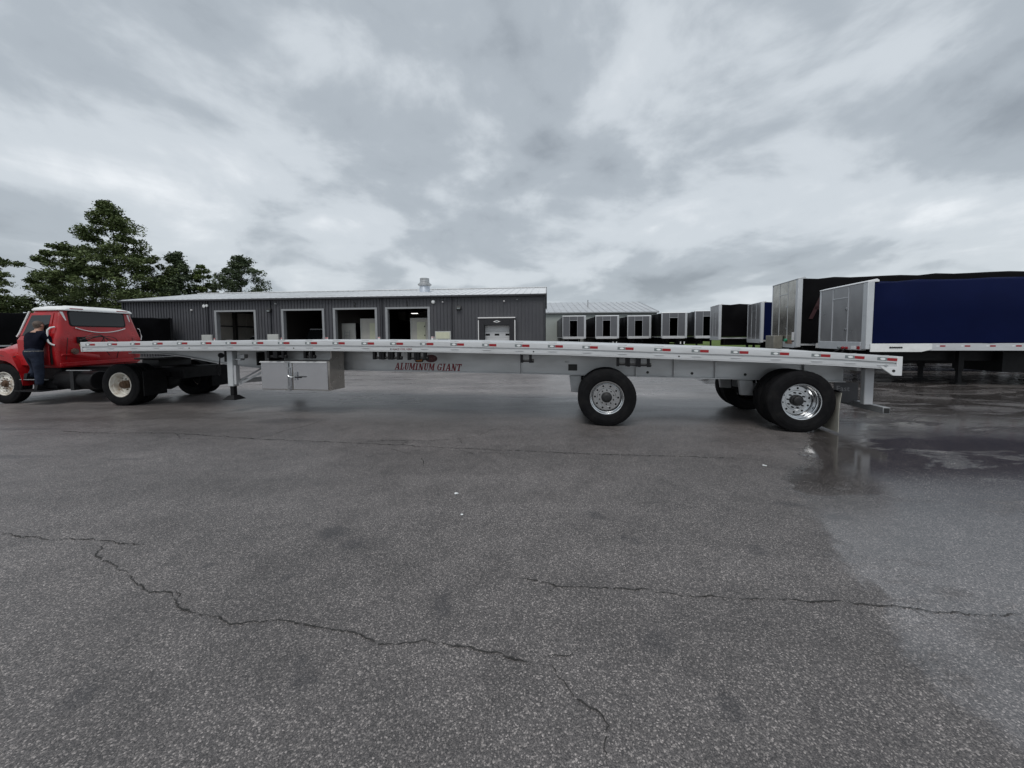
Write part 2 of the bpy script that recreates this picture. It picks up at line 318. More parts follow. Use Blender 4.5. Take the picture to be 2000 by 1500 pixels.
# ------------------------------------------------------------------ mesh helpers
class MB:
    def __init__(s): s.v = []; s.f = []; s.m = []
    def add(s, vs, fs, m=0):
        o = len(s.v); s.v += [tuple(q) for q in vs]
        s.f += [tuple(i + o for i in f) for f in fs]; s.m += [m] * len(fs)
    def box(s, x0, x1, y0, y1, z0, z1, m=0):
        s.add([(x0, y0, z0), (x1, y0, z0), (x1, y1, z0), (x0, y1, z0), (x0, y0, z1), (x1, y0, z1), (x1, y1, z1), (x0, y1, z1)],
              [(0, 3, 2, 1), (4, 5, 6, 7), (0, 1, 5, 4), (1, 2, 6, 5), (2, 3, 7, 6), (3, 0, 4, 7)], m)
        return s
    def bar(s, p0, p1, w, h, m=0, up=(0, 0, 1)):
        p0 = Vector(p0); p1 = Vector(p1); d = (p1 - p0).normalized(); up = Vector(up)
        a = d.cross(up)
        if a.length < 1e-4: a = d.cross(Vector((1, 0, 0)))
        a.normalize(); c = a.cross(d).normalized(); a *= w / 2; c *= h / 2
        s.add([p0 - a - c, p0 + a - c, p0 + a + c, p0 - a + c, p1 - a - c, p1 + a - c, p1 + a + c, p1 - a + c],
              [(0, 3, 2, 1), (4, 5, 6, 7), (0, 1, 5, 4), (1, 2, 6, 5), (2, 3, 7, 6), (3, 0, 4, 7)], m)
        return s
    def rings(s, rings, m=0, caps=True, closed=False):
        n = len(rings[0]); vs = [p for r in rings for p in r]; fs = []
        k = len(rings)
        for i in range(k - (0 if closed else 1)):
            j = (i + 1) % k
            for q in range(n):
                fs.append((i * n + q, i * n + (q + 1) % n, j * n + (q + 1) % n, j * n + q))
        if caps and not closed:
            fs.append(tuple(range(n))[::-1]); fs.append(tuple((k - 1) * n + q for q in range(n)))
        s.add(vs, fs, m); return s
    def cyl(s, p0, p1, r0, r1=None, n=16, m=0, caps=True):
        r1 = r0 if r1 is None else r1
        p0 = Vector(p0); p1 = Vector(p1); d = (p1 - p0).normalized()
        a = d.cross(Vector((0, 0, 1)))
        if a.length < 1e-3: a = Vector((1, 0, 0))
        a.normalize(); b = d.cross(a)
        R = []
        for p, r in ((p0, r0), (p1, r1)):
            R.append([p + (a * math.cos(2 * math.pi * q / n) + b * math.sin(2 * math.pi * q / n)) * r for q in range(n)])
        return s.rings(R, m, caps)
    def tube(s, path, r, n=8, m=0):
        path = [Vector(p) for p in path]; R = []
        for i, p in enumerate(path):
            d = (path[min(i + 1, len(path) - 1)] - path[max(i - 1, 0)]).normalized()
            a = d.cross(Vector((0.13, 0.21, 1)));  a.normalize(); b = d.cross(a)
            R.append([p + (a * math.cos(2 * math.pi * q / n) + b * math.sin(2 * math.pi * q / n)) * r for q in range(n)])
        return s.rings(R, m)
    def lathe(s, prof, c=(0, 0, 0), axis='y', n=32, m=0, closed=False):
        """prof: (radius, distance along axis)"""
        R = []
        for (r, a) in prof:
            ring = []
            for q in range(n):
                th = 2 * math.pi * q / n; cx, sx = r * math.cos(th), r * math.sin(th)
                if axis == 'y': p = (c[0] + cx, c[1] + a, c[2] + sx)
                elif axis == 'z': p = (c[0] + cx, c[1] + sx, c[2] + a)
                else: p = (c[0] + a, c[1] + cx, c[2] + sx)
                ring.append(p)
            R.append(ring)
        return s.rings(R, m, not closed, closed)
    def prism(s, poly, y0, y1, m=0, axes='xz'):
        n = len(poly)
        def P(a, b, t):
            return (a, t, b) if axes == 'xz' else ((t, a, b) if axes == 'yz' else (a, b, t))
        vs = [P(a, b, y0) for a, b in poly] + [P(a, b, y1) for a, b in poly]
        fs = [tuple(range(n)), tuple(range(2 * n - 1, n - 1, -1))] + [(i, (i + 1) % n, n + (i + 1) % n, n + i) for i in range(n)]
        s.add(vs, fs, m); return s
    def mesh(s, name, mats, recalc=True, sharp=35):
        me = bpy.data.meshes.new(name); me.from_pydata(s.v, [], s.f)
        for q in (mats if isinstance(mats, (list, tuple)) else [mats]): me.materials.append(q)
        me.polygons.foreach_set('material_index', s.m)
        if recalc:
            bm = bmesh.new(); bm.from_mesh(me); bmesh.ops.recalc_face_normals(bm, faces=bm.faces); bm.to_mesh(me); bm.free()
        me.polygons.foreach_set('use_smooth', [True] * len(me.polygons))
        me.set_sharp_from_angle(angle=RAD(sharp)); me.update()
        return me
    def build(s, name, mats, parent=None, bevel=0.0, seg=2, **kw):
        o = bpy.data.objects.new(name, s.mesh(name, mats, **kw)); C.objects.link(o); o.parent = parent
        if bevel:
            b = o.modifiers.new('bevel', 'BEVEL'); b.width = bevel; b.segments = seg; b.limit_method = 'ANGLE'; b.angle_limit = RAD(35)
        return o
def tag(o, label=None, cat=None, group=None, kind=None):
    if label: o['label'] = label
    if cat: o['category'] = cat
    if group: o['group'] = group
    if kind: o['kind'] = kind
    return o
def empty(name, loc=(0, 0, 0), rz=0.0, parent=None):
    o = bpy.data.objects.new(name, None); C.objects.link(o); o.location = loc; o.rotation_euler = (0, 0, rz); o.parent = parent
    o.empty_display_size = 0.2
    return o
def inst(o, parent, loc=None, rot=None):
    c = o.copy(); C.objects.link(c); c.parent = parent
    if loc is not None: c.location = loc
    if rot is not None: c.rotation_euler = rot
    return c
def copy_tree(o, parent=None):
    c = o.copy(); C.objects.link(c); c.parent = parent
    for ch in list(o.children): copy_tree(ch, c)
    return c
def text_mesh(s, size, name='text', ext=0.002, align='CENTER', shear=0.0):
    cu = bpy.data.curves.new(name, 'FONT'); cu.body = s; cu.size = size; cu.extrude = ext; cu.align_x = align; cu.align_y = 'CENTER'; cu.shear = shear
    cu.resolution_u = 3
    o = bpy.data.objects.new(name, cu); C.objects.link(o)
    me = bpy.data.meshes.new_from_object(o.evaluated_get(bpy.context.evaluated_depsgraph_get()))
    bpy.data.objects.remove(o); bpy.data.curves.remove(cu)
    me.name = name
    return me
def put_text(s, size, m, parent, loc, rot, name='lettering', shear=0.0, sx=1.0, ext=0.002):
    me = text_mesh(s, size, name, ext, shear=shear); me.materials.clear(); me.materials.append(m)
    o = bpy.data.objects.new(name, me); C.objects.link(o); o.parent = parent; o.location = loc; o.rotation_euler = rot; o.scale = (sx, 1, 1)
    return o
def frame_rz(a): return math.pi - RAD(a)      # local x = heading to the left of the picture and away by a degrees

# ------------------------------------------------------------------ the ground
def sheet(name, m, x0, x1, y0, y1, z, nx=1, ny=1):
    b = MB()
    for i in range(nx):
        for j in range(ny):
            xa = x0 + (x1 - x0) * i / nx; xb = x0 + (x1 - x0) * (i + 1) / nx; ya = y0 + (y1 - y0) * j / ny; yb = y0 + (y1 - y0) * (j + 1) / ny
            b.add([(xa, ya, z), (xb, ya, z), (xb, yb, z), (xa, yb, z)], [(0, 1, 2, 3)])
    return b.build(name, m)
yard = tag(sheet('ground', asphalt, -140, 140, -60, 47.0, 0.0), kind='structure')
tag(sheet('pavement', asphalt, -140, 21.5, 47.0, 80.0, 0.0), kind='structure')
gr = tag(sheet('grass_field', grassm, -900, 900, 47.0, 1500, -0.03), kind='structure')
_b = MB(); _b.add([(-900, -600, -0.04), (-140, -600, -0.04), (-140, 47, -0.04), (-900, 47, -0.04), (140, -600, -0.04), (900, -600, -0.04), (900, 47, -0.04), (140, 47, -0.04), (-140, -600, -0.04), (140, -600, -0.04), (140, -60, -0.04), (-140, -60, -0.04)], [(0, 1, 2, 3), (4, 5, 6, 7), (8, 9, 10, 11)])
tag(_b.build('grass_surround', grassm), kind='structure')

def crack(path, width, rnd, sub=7, gap=0.08):
    """a ragged thin crack along a traced line"""
    P = [ground_at(*p) for p in path]
    pts = []
    for a, b in zip(P[:-1], P[1:]):
        L = (b - a).length; k = max(2, min(90, int(L / 0.018)))
        for i in range(k): pts.append(a.lerp(b, i / k))
    pts.append(P[-1])
    n = len(pts); q = []
    ox = oy = 0.0
    for i, p in enumerate(pts):
        ox = 0.8 * ox + rnd.gauss(0, 0.006); oy = 0.8 * oy + rnd.gauss(0, 0.006)
        q.append(Vector((p.x + ox, p.y + oy, 0.004)))
    b = MB(); wv = 1.0
    L = []; Rr = []
    for i, p in enumerate(q):
        d = (q[min(i + 1, n - 1)] - q[max(i - 1, 0)]); d.z = 0; d.normalize(); s = Vector((-d.y, d.x, 0))
        wv = max(0.05, min(1.8, 0.7 * wv + 0.3 * rnd.uniform(-0.5, 1.9)))
        tp = min(1, i / 6, (n - 1 - i) / 6)
        hw = width * 0.5 * wv * max(tp, 0.05)
        L.append(p + s * hw * rnd.uniform(0.4, 1.5)); Rr.append(p - s * hw * rnd.uniform(0.4, 1.5))
    for i in range(n - 1):
        if rnd.random() < gap: continue
        b.add([L[i], Rr[i], Rr[i + 1], L[i + 1]], [(0, 1, 2, 3)])
    return b
rc = random.Random(3)
CR = [
 ([(0, 1042), (40, 1046), (100, 1050), (160, 1053), (210, 1057), (240, 1060), (290, 1066)], .013),
 ([(205, 1058), (188, 1085), (215, 1105), (245, 1118), (258, 1140), (270, 1153), (325, 1158), (343, 1178), (370, 1193), (425, 1204), (450, 1220), (470, 1221), (500, 1212), (545, 1213), (600, 1224), (650, 1230), (700, 1240), (745, 1260), (800, 1255), (870, 1257), (930, 1272), (975, 1275), (1050, 1294)], .012),
 ([(1050, 1294), (1075, 1300), (1100, 1335), (1140, 1378), (1170, 1392), (1184, 1420), (1172, 1440), (1186, 1490), (1200, 1530)], .009),
 ([(1050, 1294), (1070, 1283), (1110, 1280), (1135, 1262)], .006),
 ([(1000, 1128), (1050, 1133), (1085, 1143), (1140, 1146), (1230, 1152), (1330, 1162), (1400, 1168), (1500, 1172), (1650, 1180), (1780, 1190), (1825, 1215)], .011),
 ([(1760, 1188), (1850, 1195), (1930, 1201), (2030, 1208)], .006),
 ([(1085, 1143), (1070, 1160), (1052, 1166)], .007),
 ([(115, 842), (190, 846), (340, 846), (400, 850), (500, 858), (600, 862), (700, 866), (780, 870), (900, 876), (1000, 880), (1100, 885), (1250, 890), (1450, 895)], .018),
 ([(500, 856), (530, 850), (560, 840), (600, 832), (635, 820)], .012), ([(340, 846), (352, 856), (380, 858), (440, 856)], .012),
 ([(700, 864), (760, 860), (800, 861), (860, 860), (900, 858), (935, 852), (962, 838)], .013), ([(780, 870), (800, 861)], .01), ([(880, 876), (905, 868), (900, 858)], .01),
 ([(760, 876), (790, 884), (830, 878)], .009), ([(900, 878), (925, 888), (960, 884), (1000, 888)], .009), ([(820, 892), (830, 903), (822, 915)], .008),
 ([(345, 1178), (352, 1160), (343, 1152)], .007), ([(270, 1153), (235, 1160)], .006),
]
for path, wd in CR:
    crack(path, wd * .9, rc, gap=.05).build('crack', crackm, yard, recalc=False)
    if len(path) > 5:
        for k in range(len(path)):
            a = path[k]; ang = rc.uniform(-.9, .9) + (math.pi if rc.random() < .4 else 0); L = rc.uniform(10, 38) * (1 if a[1] > 950 else .7); sy = .5 if a[1] > 950 else .22
            br = [a]; 
            for q in range(3): br.append((br[-1][0] + L / 3 * math.cos(ang) + rc.gauss(0, 2), br[-1][1] + sy * L / 3 * math.sin(ang) + rc.gauss(0, 1)))
            crack(br, wd * .4, rc, gap=.25).build('crack', crackm, yard, recalc=False)
def scrap(px, py, size, m, label, cat, name):
    g = ground_at(px, py); b = MB(); r = random.Random(int(px)); n = 9
    top = [(math.cos(2 * math.pi * i / n) * size * r.uniform(.5, 1), math.sin(2 * math.pi * i / n) * size * r.uniform(.5, 1), 0.006 + r.random() * size * .3) for i in range(n)]
    b.add(top + [(0, 0, size * .35)], [(i, (i + 1) % n, n) for i in range(n)])
    b.add([(p[0], p[1], 0.004) for p in top], [tuple(range(n))])
    o = b.build(name, m); o.location = (g.x, g.y, 0); tag(o, label, cat, 'paper scraps on the asphalt')
scrap(891, 965, .026, whiteref, 'crumpled white paper scrap on the asphalt in front of the trailer lettering', 'litter', 'paper_scrap')
scrap(902, 1006, .014, whiteref, 'tiny white paper fleck on open asphalt below the larger scrap', 'litter', 'paper_scrap')
scrap(1493, 910, .03, whiteref, 'small white paper scrap on damp asphalt near the rear wheels', 'litter', 'paper_scrap')

# ------------------------------------------------------------------ wheels
def annulus_with_holes(b, ri, rh, ro, hr, nh, y, depth, m=0, phase=0.0):
    """flat ring in the xz plane with nh round holes on radius rh"""
    step = 2 * math.pi / nh
    for k in range(nh):
        c = phase + k * step
        def pol(r, a): return (r * math.cos(a), y, r * math.sin(a))
        outer = []
        for (r, da) in ((ri, -1), (ri, 0), (ri, 1), (rh, 1), (ro, 1), (ro, 0), (ro, -1), (rh, -1)):
            outer.append(pol(r, c + da * step / 2))
        hole = []; er = Vector((math.cos(c), 0, math.sin(c))); et = Vector((-math.sin(c), 0, math.cos(c)))
        for (dr, dt) in ((-.707, -.707), (-1, 0), (-.707, .707), (0, 1), (.707, .707), (1, 0), (.707, -.707), (0, -1)):
            p = er * (rh + dr * hr) + et * (dt * hr); hole.append((p.x, y, p.z))
        back = [(p[0], y - depth, p[2]) for p in hole]
        vs = outer + hole + back
        fs = [(i, (i + 1) % 8, 8 + (i + 1) % 8, 8 + i) for i in range(8)] + [(8 + i, 8 + (i + 1) % 8, 16 + (i + 1) % 8, 16 + i) for i in range(8)]
        b.add(vs, fs, m)
def tyre_mb(R=0.51, W=0.27, rin=0.29):
    h = W / 2; b = MB()
    prof = [(rin, -h * .75), (rin + .03, -h * .93), (rin + .10, -h), (R - .09, -h * .99), (R - .035, -h * .90), (R - .012, -h * .82), (R, -h * .70)]
    for g in (-.42, 0.0, .42):
        prof += [(R, h * (g - .07)), (R - .014, h * (g - .055)), (R - .014, h * (g + .055)), (R, h * (g + .07))]
    prof += [(R, h * .70), (R - .012, h * .82), (R - .035, h * .90), (R - .065, h * .955), (R - .068, h * .985), (R - .09, h * .99), (rin + .125, h * 1.0), (rin + .12, h * 1.012), (rin + .10, h * 1.0), (rin + .03, h * .93), (rin, h * .75)]
    b.lathe(prof, n=48, closed=True)
    return b
tyre_me = tyre_mb().mesh('tyre', rubber, sharp=28)
def rim_mb(dish, style):
    """outer face towards +y; dish = how far the disc sits in from the tyre face"""
    b = MB(); h = 0.135 * .8
    yd = h - dish
    prof = [(.290, h - .030), (.300, h), (.296, h + .012), (.284, h + .010), (.276, h - .012), (.272, h - .05), (.262, h - .055), (.256, h - .075), (.254, yd + .02), (.236, yd)]
    b.lathe(prof, n=40, closed=False)
    b.f = b.f[:-2]; b.m = b.m[:-2]                # no end caps
    if style == 'trailer':
        annulus_with_holes(b, .168, .203, .236, .018, 10, yd, .03)
        b2 = [(.168, yd), (.160, yd + .012), (.092, yd + .014)]
    else:
        annulus_with_holes(b, .155, .196, .236, .030, 5, yd, .03)
        b2 = [(.155, yd), (.148, yd + .014), (.092, yd + .016)]
    R = MB().lathe(b2, n=40); R.f = R.f[:-2]; R.m = R.m[:-2]
    b.add(R.v, R.f)
    back = MB().lathe([(.288, -.10), (.254, -.08), (.25, yd - .04)], n=40); back.f = back.f[:-2]; back.m = back.m[:-2]
    b.add(back.v, back.f)
    return b, yd
def hub_mb(yd, style):
    b = MB()
    if style == 'trailer':
        b.lathe([(.094, yd - .02), (.094, yd + .05), (.086, yd + .058), (.078, yd + .06), (.074, yd + .095), (.060, yd + .105), (.040, yd + .108)], n=28)
    elif style == 'front':
        b.lathe([(.094, yd - .02), (.094, yd + .03), (.07, yd + .04), (.06, yd + .07), (.03, yd + .075)], n=28)
    else:
        b.lathe([(.10, yd - .02), (.10, yd + .07), (.085, yd + .08), (.080, yd + .13), (.02, yd + .135)], n=28)
        for k in range(8):
            a = k * math.pi / 4; b.cyl((.055 * math.cos(a), yd + .13, .055 * math.sin(a)), (.055 * math.cos(a), yd + .15, .055 * math.sin(a)), .012, n=6)
    return b
def nuts_mb(yd, n, r=.128, rad=.015, L=.035):
    b = MB()
    for k in range(n):
        a = 2 * math.pi * (k + .5) / n; x, z = r * math.cos(a), r * math.sin(a)
        b.cyl((x, yd + .008, z), (x, yd + .008 + L, z), rad, rad * .8, n=6)
    return b
def drum_mb(yd):
    return MB().lathe([(.235, -.14), (.235, yd - .05), (.20, yd - .045), (.06, yd - .04)], n=28)
def make_wheel(parent, loc, flip, dish, style, rimmat, rot=0.0, hubmat=blackcast, full=True):
    """style 'trailer' has ten hand holes; flip turns the outer face to -y"""
    w = empty('wheel', loc, 0, parent); w.rotation_euler = (0, rot, math.pi if flip else 0)
    t = bpy.data.objects.new('tyre', tyre_me); C.objects.link(t); t.parent = w
    if full:
        rb, yd = rim_mb(dish, style)
        rb.build('rim', rimmat, w, recalc=True)
        hub_mb(yd, style).build('hub', hubmat, w)
        nuts_mb(yd, 10 if style != 'rear' else 8, r=.128).build('lug_nuts', hubmat, w)
        drum_mb(yd).build('brake_drum', blackcast, w)
    return w

# ------------------------------------------------------------------ main flatbed trailer
TR = empty('flatbed_trailer', (6.2595, 7.2319, 0), frame_rz(10.17))
tag(TR, 'long silver aluminium flatbed trailer with red lettering and red reflectors, hitched behind the red truck', 'trailer')
_hu = [(-0.02, 1.255), (0.76, 1.308), (1.64, 1.352), (3.3, 1.412), (5.2, 1.480), (7.5, 1.530), (9.87, 1.558), (11.8, 1.569), (13.8, 1.566), (16.2, 1.544)]
def Wt(u):
    for (a, h0), (b, h1) in zip(_hu[:-1], _hu[1:]):
        if u <= b: return h0 + (h1 - h0) * (u - a) / (b - a)
    return _hu[-1][1]
_bu = [(-0.1, .772), (1.7, .805), (3.0, .822), (4.8, .853), (6.7, .878), (9.7, .905), (11.6, .930), (12.3, .948), (13.26, 1.046), (14.15, 1.19), (14.8, 1.262), (16.2, 1.285)]
def Bt(u):
    for (a, h0), (b, h1) in zip(_bu[:-1], _bu[1:]):
        if u <= b: return h0 + (h1 - h0) * (u - a) / (b - a)
    return _bu[-1][1]
US = [0.02 + i * (16.12 - 0.02) / 56 for i in range(57)]
VN = 1.295
def rail_loft(sgn):
    b = MB(); R = []
    for u in US:
        W = Wt(u)
        sec = [(1.13, -.002), (1.275, -.002), (1.283, 0), (1.293, -.006), (1.295, -.014), (1.295, -.100), (1.290, -.106), (1.272, -.110), (1.272, -.128), (1.285, -.132), (1.287, -.190), (1.280, -.196), (1.290, -.200), (1.290, -.212), (1.18, -.212), (1.18, -.203), (1.26, -.200), (1.26, -.03), (1.13, -.03)]
        R.append([(u, sgn * v, W + z) for v, z in sec])
    return b.rings(R)
rail = rail_loft(1).build('side_rail', alu, TR, sharp=25)
rail_r = rail_loft(-1).build('side_rail', alu, TR, sharp=25)
# deck of lengthwise aluminium planks
npl = 8
for k in range(npl):
    v0 = -1.128 + k * 2.256 / npl; v1 = v0 + 2.256 / npl - .006
    b = MB(); b.rings([[(u, v0, Wt(u) - .004), (u, v1, Wt(u) - .004), (u, v1, Wt(u) - .03), (u, v0, Wt(u) - .03)] for u in US])
    b.build('deck_plank', alu, TR)
# cross members
cm = MB().box(-.03, .03, -1.17, 1.17, -.105, -.0, 0).mesh('cross_member', alu_web)
for i in range(38):
    u = .5 + i * .41
    o = bpy.data.objects.new('cross_member', cm); C.objects.link(o); o.parent = TR; o.location = (u, 0, Wt(u) - .036)
# twin main beams
for s in (1, -1):
    b = MB(); us = [u for u in US if u > .28 and u < 15.9]
    def top(u): return Wt(u) - .213
    b.rings([[(u, s * .500, top(u)), (u, s * .514, top(u)), (u, s * .514, Bt(u)), (u, s * .500, Bt(u))] for u in us])
    b.rings([[(u, s * .43, Bt(u) + .0), (u, s * .585, Bt(u) + .0), (u, s * .585, Bt(u) - .018), (u, s * .43, Bt(u) - .018)] for u in us])
    b.rings([[(u, s * .43, top(u) + .016), (u, s * .585, top(u) + .016), (u, s * .585, top(u) + .002), (u, s * .43, top(u) + .002)] for u in us])
    bo = b.build('main_beam', alu_web, TR, sharp=25)
    if s == 1:
        for u in (0.95, 2.42, 3.15, 3.84, 6.1, 11.0):
            MB().box(u - .012, u + .012, .515, .575, Bt(u) + .003, top(u)).build('stiffener', alu_web, bo, bevel=.003)
        for u in (3.62, 2.82, 1.9):
            MB().cyl((u, .513, Bt(u) + .07), (u, .517, Bt(u) + .07), .026, n=14).build('drain_hole', blackp, bo)
# nose plate, tail plate
MB().box(16.12, 16.165, -1.296, 1.296, 1.325, 1.549).build('nose_plate', alu, TR, bevel=.006)
b = MB(); b.prism([(-.03, .954), (.09, .956), (.255, 1.08), (.255, 1.10), (.045, 1.085), (.045, 1.256), (-.03, 1.253)], 1.262, 1.298); b.build('end_plate', mat('bright tail plate', (.74, .75, .76), .4, .2, .04, 4), TR, bevel=.003)
b = MB(); b.prism([(-.03, .954), (.09, .956), (.255, 1.08), (.255, 1.10), (.045, 1.085), (.045, 1.256), (-.03, 1.253)], -1.298, -1.262); b.build('end_plate', alu, TR, bevel=.003)
MB().box(-.03, .018, -1.26, 1.26, .99, 1.25).build('tail_bar', alu, TR, bevel=.004)
MB().cyl((.085, 1.295, 1.03), (.085, 1.301, 1.03), .022, n=14).build('plate_hole', blackp, TR)
MB().cyl((.19, 1.295, 1.11), (.19, 1.303, 1.11), .02, n=10).build('plate_bolt', galv, TR)
# reflectors along the near rail: red bar and grey plate with a white oval
redme = MB().box(-.067, .067, 0, .003, -.022, .022).mesh('red_reflector', redref)
greyme_b = MB(); greyme_b.box(-.066, .066, 0, .003, -.024, .024, 0)
greyme = greyme_b.mesh('grey_reflector', greyref)
ov = MB(); ov.lathe([(.001, .004), (.036, .004), (.036, .0)], n=20); ov.v = [(x * 1.0, y, z * .45) for x, y, z in ov.v]
ovme = ov.mesh('white_oval', whiteref)
tabme = MB().box(-.075, .075, 0, .012, -.008, .003).mesh('pocket_lip', alu)
redu = [15.809, 15.185, 14.549, 13.943, 13.298, 12.684, 12.061, 11.417, 10.803, 10.175, 9.561, 8.931, 8.324, 7.708, 7.104, 6.485, 5.87, 5.268, 4.658, 4.053, 3.444, 2.841, 2.23, 1.626, 1.032, .556, .11]
for i, u in enumerate(redu):
    for me, du, dw in ((redme, 0, 0), (greyme, .136, 0), (ovme, .13, 0)):
        uu = u + du; z = Wt(uu) - .056
        o = bpy.data.objects.new(me.name, me); C.objects.link(o); o.parent = rail; o.location = (uu, 1.2952 + (.003 if me is ovme else 0), z + dw)
        o.rotation_euler = (0, -math.atan2(Wt(uu + .2) - Wt(uu - .2), .4), 0)
    o = bpy.data.objects.new('stake_pocket', tabme); C.objects.link(o); o.parent = rail; o.location = (u + .12, 1.2862, Wt(u) - .142)
    o = bpy.data.objects.new('stake_pocket', tabme); C.objects.link(o); o.parent = rail; o.location = (u + .12, 1.280, Wt(u) + .006)
hole = MB().cyl((0, 0, 0), (0, .003, 0), .014, n=10).mesh('rail_hole', blackp)
for u in (13.2, 10.65, 8.52, 5.73, 3.24):
    o = bpy.data.objects.new('rail_hole', hole); C.objects.link(o); o.parent = rail; o.location = (u, 1.2868, Wt(u) - .16)
put_text('PLACE COIL HERE', .052, pinktxt, rail, (8.28, 1.2885, Wt(8.28) - .163), (RAD(90), 0, math.pi), 'lettering', sx=.95)
# slab serif lettering on the beam
def glyph(ch):
    """(strokes as quads / polygons in unit height, advance)"""
    t = .27; sh = .10
    S = []
    def R(x0, x1, y0, y1): S.append([(x0, y0), (x1, y0), (x1, y1), (x0, y1)])
    def Q(*p): S.append(list(p))
    if ch == 'I': R(.12, .12 + t, sh, 1 - sh); R(0, t + .24, 0, sh); R(0, t + .24, 1 - sh, 1); return S, t + .30
    if ch == 'L': R(.10, .10 + t, sh, 1 - sh); R(0, t + .2, 1 - sh, 1); R(0, .70, 0, sh + .03); Q((.56, sh + .03), (.70, sh + .03), (.74, .42), (.64, .42)); return S, .76
    if ch == 'T': R(.28, .28 + t, sh, .86); R(.18, .38 + t, 0, sh); R(0, .83, .86, 1); R(0, .12, .66, .86); R(.71, .83, .66, .86); return S, .86
    if ch == 'U':
        R(.10, .10 + t, .24, 1 - sh); R(0, t + .18, 1 - sh, 1); R(.60, .75, .24, 1 - sh); R(.50, .85, 1 - sh, 1)
        Q((.10, .24), (.37, .24), (.42, .13), (.24, .02)); Q((.24, .02), (.42, .13), (.52, .13), (.58, .01)); Q((.52, .13), (.60, .24), (.75, .24), (.58, .01)); return S, .87
    if ch == 'N':
        R(.10, .24, sh, 1 - sh); R(0, .32, 0, sh); R(.70, .84, 0.02, 1 - sh); R(.62, .94, 1 - sh, 1); Q((.0, 1), (.34, 1), (.84, 0), (.56, 0)); return S, .95
    if ch == 'M':
        R(.09, .22, sh, 1 - sh); R(0, .31, 0, sh); R(.78, .78 + t, sh, 1 - sh); R(.70, 1.14, 0, sh); R(.78, 1.14, 1 - sh, 1)
        Q((0, 1), (.36, 1), (.68, .10), (.50, .10)); Q((.62, .10), (.50, .10), (.80, 1), (.92, 1)); return S, 1.15
    if ch == 'A':
        Q((.10, sh), (.24, sh), (.50, .98), (.38, .98)); Q((.34, 1), (.62, 1), (.92, sh), (.62, sh)); R(.22, .70, .27, .38); R(0, .34, 0, sh); R(.54, 1.0, 0, sh); return S, 1.0
    if ch == 'G':
        A = [math.radians(a) for a in range(42, 330, 24)]
        for a0, a1 in zip(A[:-1], A[1:]):
            th0 = .10 + .15 * abs(math.cos(a0)); th1 = .10 + .15 * abs(math.cos(a1))
            cx, cy, rx, ry = .44, .5, .43, .5
            Q((cx + rx * math.cos(a0), cy + ry * math.sin(a0)), (cx + rx * math.cos(a1), cy + ry * math.sin(a1)),
              (cx + (rx - th1) * math.cos(a1), cy + (ry - .12) * math.sin(a1)), (cx + (rx - th0) * math.cos(a0), cy + (ry - .12) * math.sin(a0)))
        R(.44, .94, .38, .48); R(.60, .84, .05, .38); R(.70, .82, .68, 1.0); return S, .96
    return S, .38
def slab_text(s, width, height, m, parent, u0, v, w0, shear=.22, slope=0.0):
    tot = sum(glyph(c)[1] + .05 for c in s); b = MB(); x = 0; k = 0
    for c in s:
        st, adv = glyph(c)
        for poly in st:
            d = .0015 + .00025 * (k % 9); k += 1
            P = []
            for (gx, gy) in poly:
                X = (x + gx + shear * gy) * width / tot; P.append((u0 - X, w0 + gy * height - slope * X))
            b.prism(P, v, v + d)
        x += adv + .05
    return b.build('lettering', m, parent)
slab_text('ALUMINUM GIANT', 1.50, .150, maroon, TR, 8.85, .5142, .913, .25, .013)
# oval sticker and amber marker lamp
b = MB(); b.lathe([(.001, .006), (.19, .006), (.195, .0)], n=36); b.v = [(x * .72, y, z * .42) for x, y, z in b.v]
st = b.build('oval_sticker', maroon_d, TR); st.location = (8.01, .5142, 1.155)
put_text('JANUT', .062, pinktxt, st, (0, .0075, 0), (RAD(90), 0, math.pi), 'lettering', shear=.2, ext=.001)
def roundrect(cx, cz, hw, hh, r, n=5):
    P = []
    for (sx, sz, a0) in ((1, 1, 0), (-1, 1, 90), (-1, -1, 180), (1, -1, 270)):
        for i in range(n):
            a = RAD(a0 + 90 * i / (n - 1)); P.append((cx + sx * (hw - r) + r * math.cos(a), cz + sz * (hh - r) + r * math.sin(a)))
    return P
b = MB().prism(roundrect(8.272, 1.125, .105, .072, .04), .5145, .524); ml = b.build('marker_lamp', whitep, TR)
MB().prism(roundrect(8.272, 1.133, .095, .060, .035), .5242, .532).build('lamp_housing', blackp, ml)
MB().prism(roundrect(8.272, 1.130, .070, .036, .025), .5322, .540).build('lamp_lens', amber, ml, bevel=.003)
MB().box(4.955, 5.13, .5145, .53, .925, 1.05).build('junction_cover', blackp, TR, bevel=.004)
MB().box(5.11, 5.20, .5145, .518, 1.08, 1.12).build('data_plate', galv, TR)
# cargo winches under the rail
def winch(u, wide=.19, depth=.155):
    z1 = Wt(u) - .2135; z0 = z1 - depth
    b = MB()
    for du in (-wide / 2, wide / 2):
        b.prism([(du - .010, 0), (du + .010, 0), (du + .010, -depth), (du - .010, -depth)], -.06, .05)
        b.box(du - .025, du + .025, .03, .055, -depth, 0)
    b.box(-wide / 2 - .01, wide / 2 + .01, -.06, .05, -.010, 0)
    o = b.build('winch', blackst, TR, bevel=.003); o.location = (u, 1.225, z1)
    d = MB().cyl((-wide / 2 - .05, 0, -depth * .78), (wide / 2 + .02, 0, -depth * .78), .020, n=12)
    d.cyl((-wide / 2 - .055, 0, -depth * .78), (-wide / 2 - .012, 0, -depth * .78), .036, n=12)
    d.cyl((-wide / 2, 0, -depth * .78), (wide / 2, 0, -depth * .78), .023, n=12)
    d.build('winch_drum', blackcast, o)
for u in (11.2, 11.0): winch(u, .15)
winch(10.34, .15)
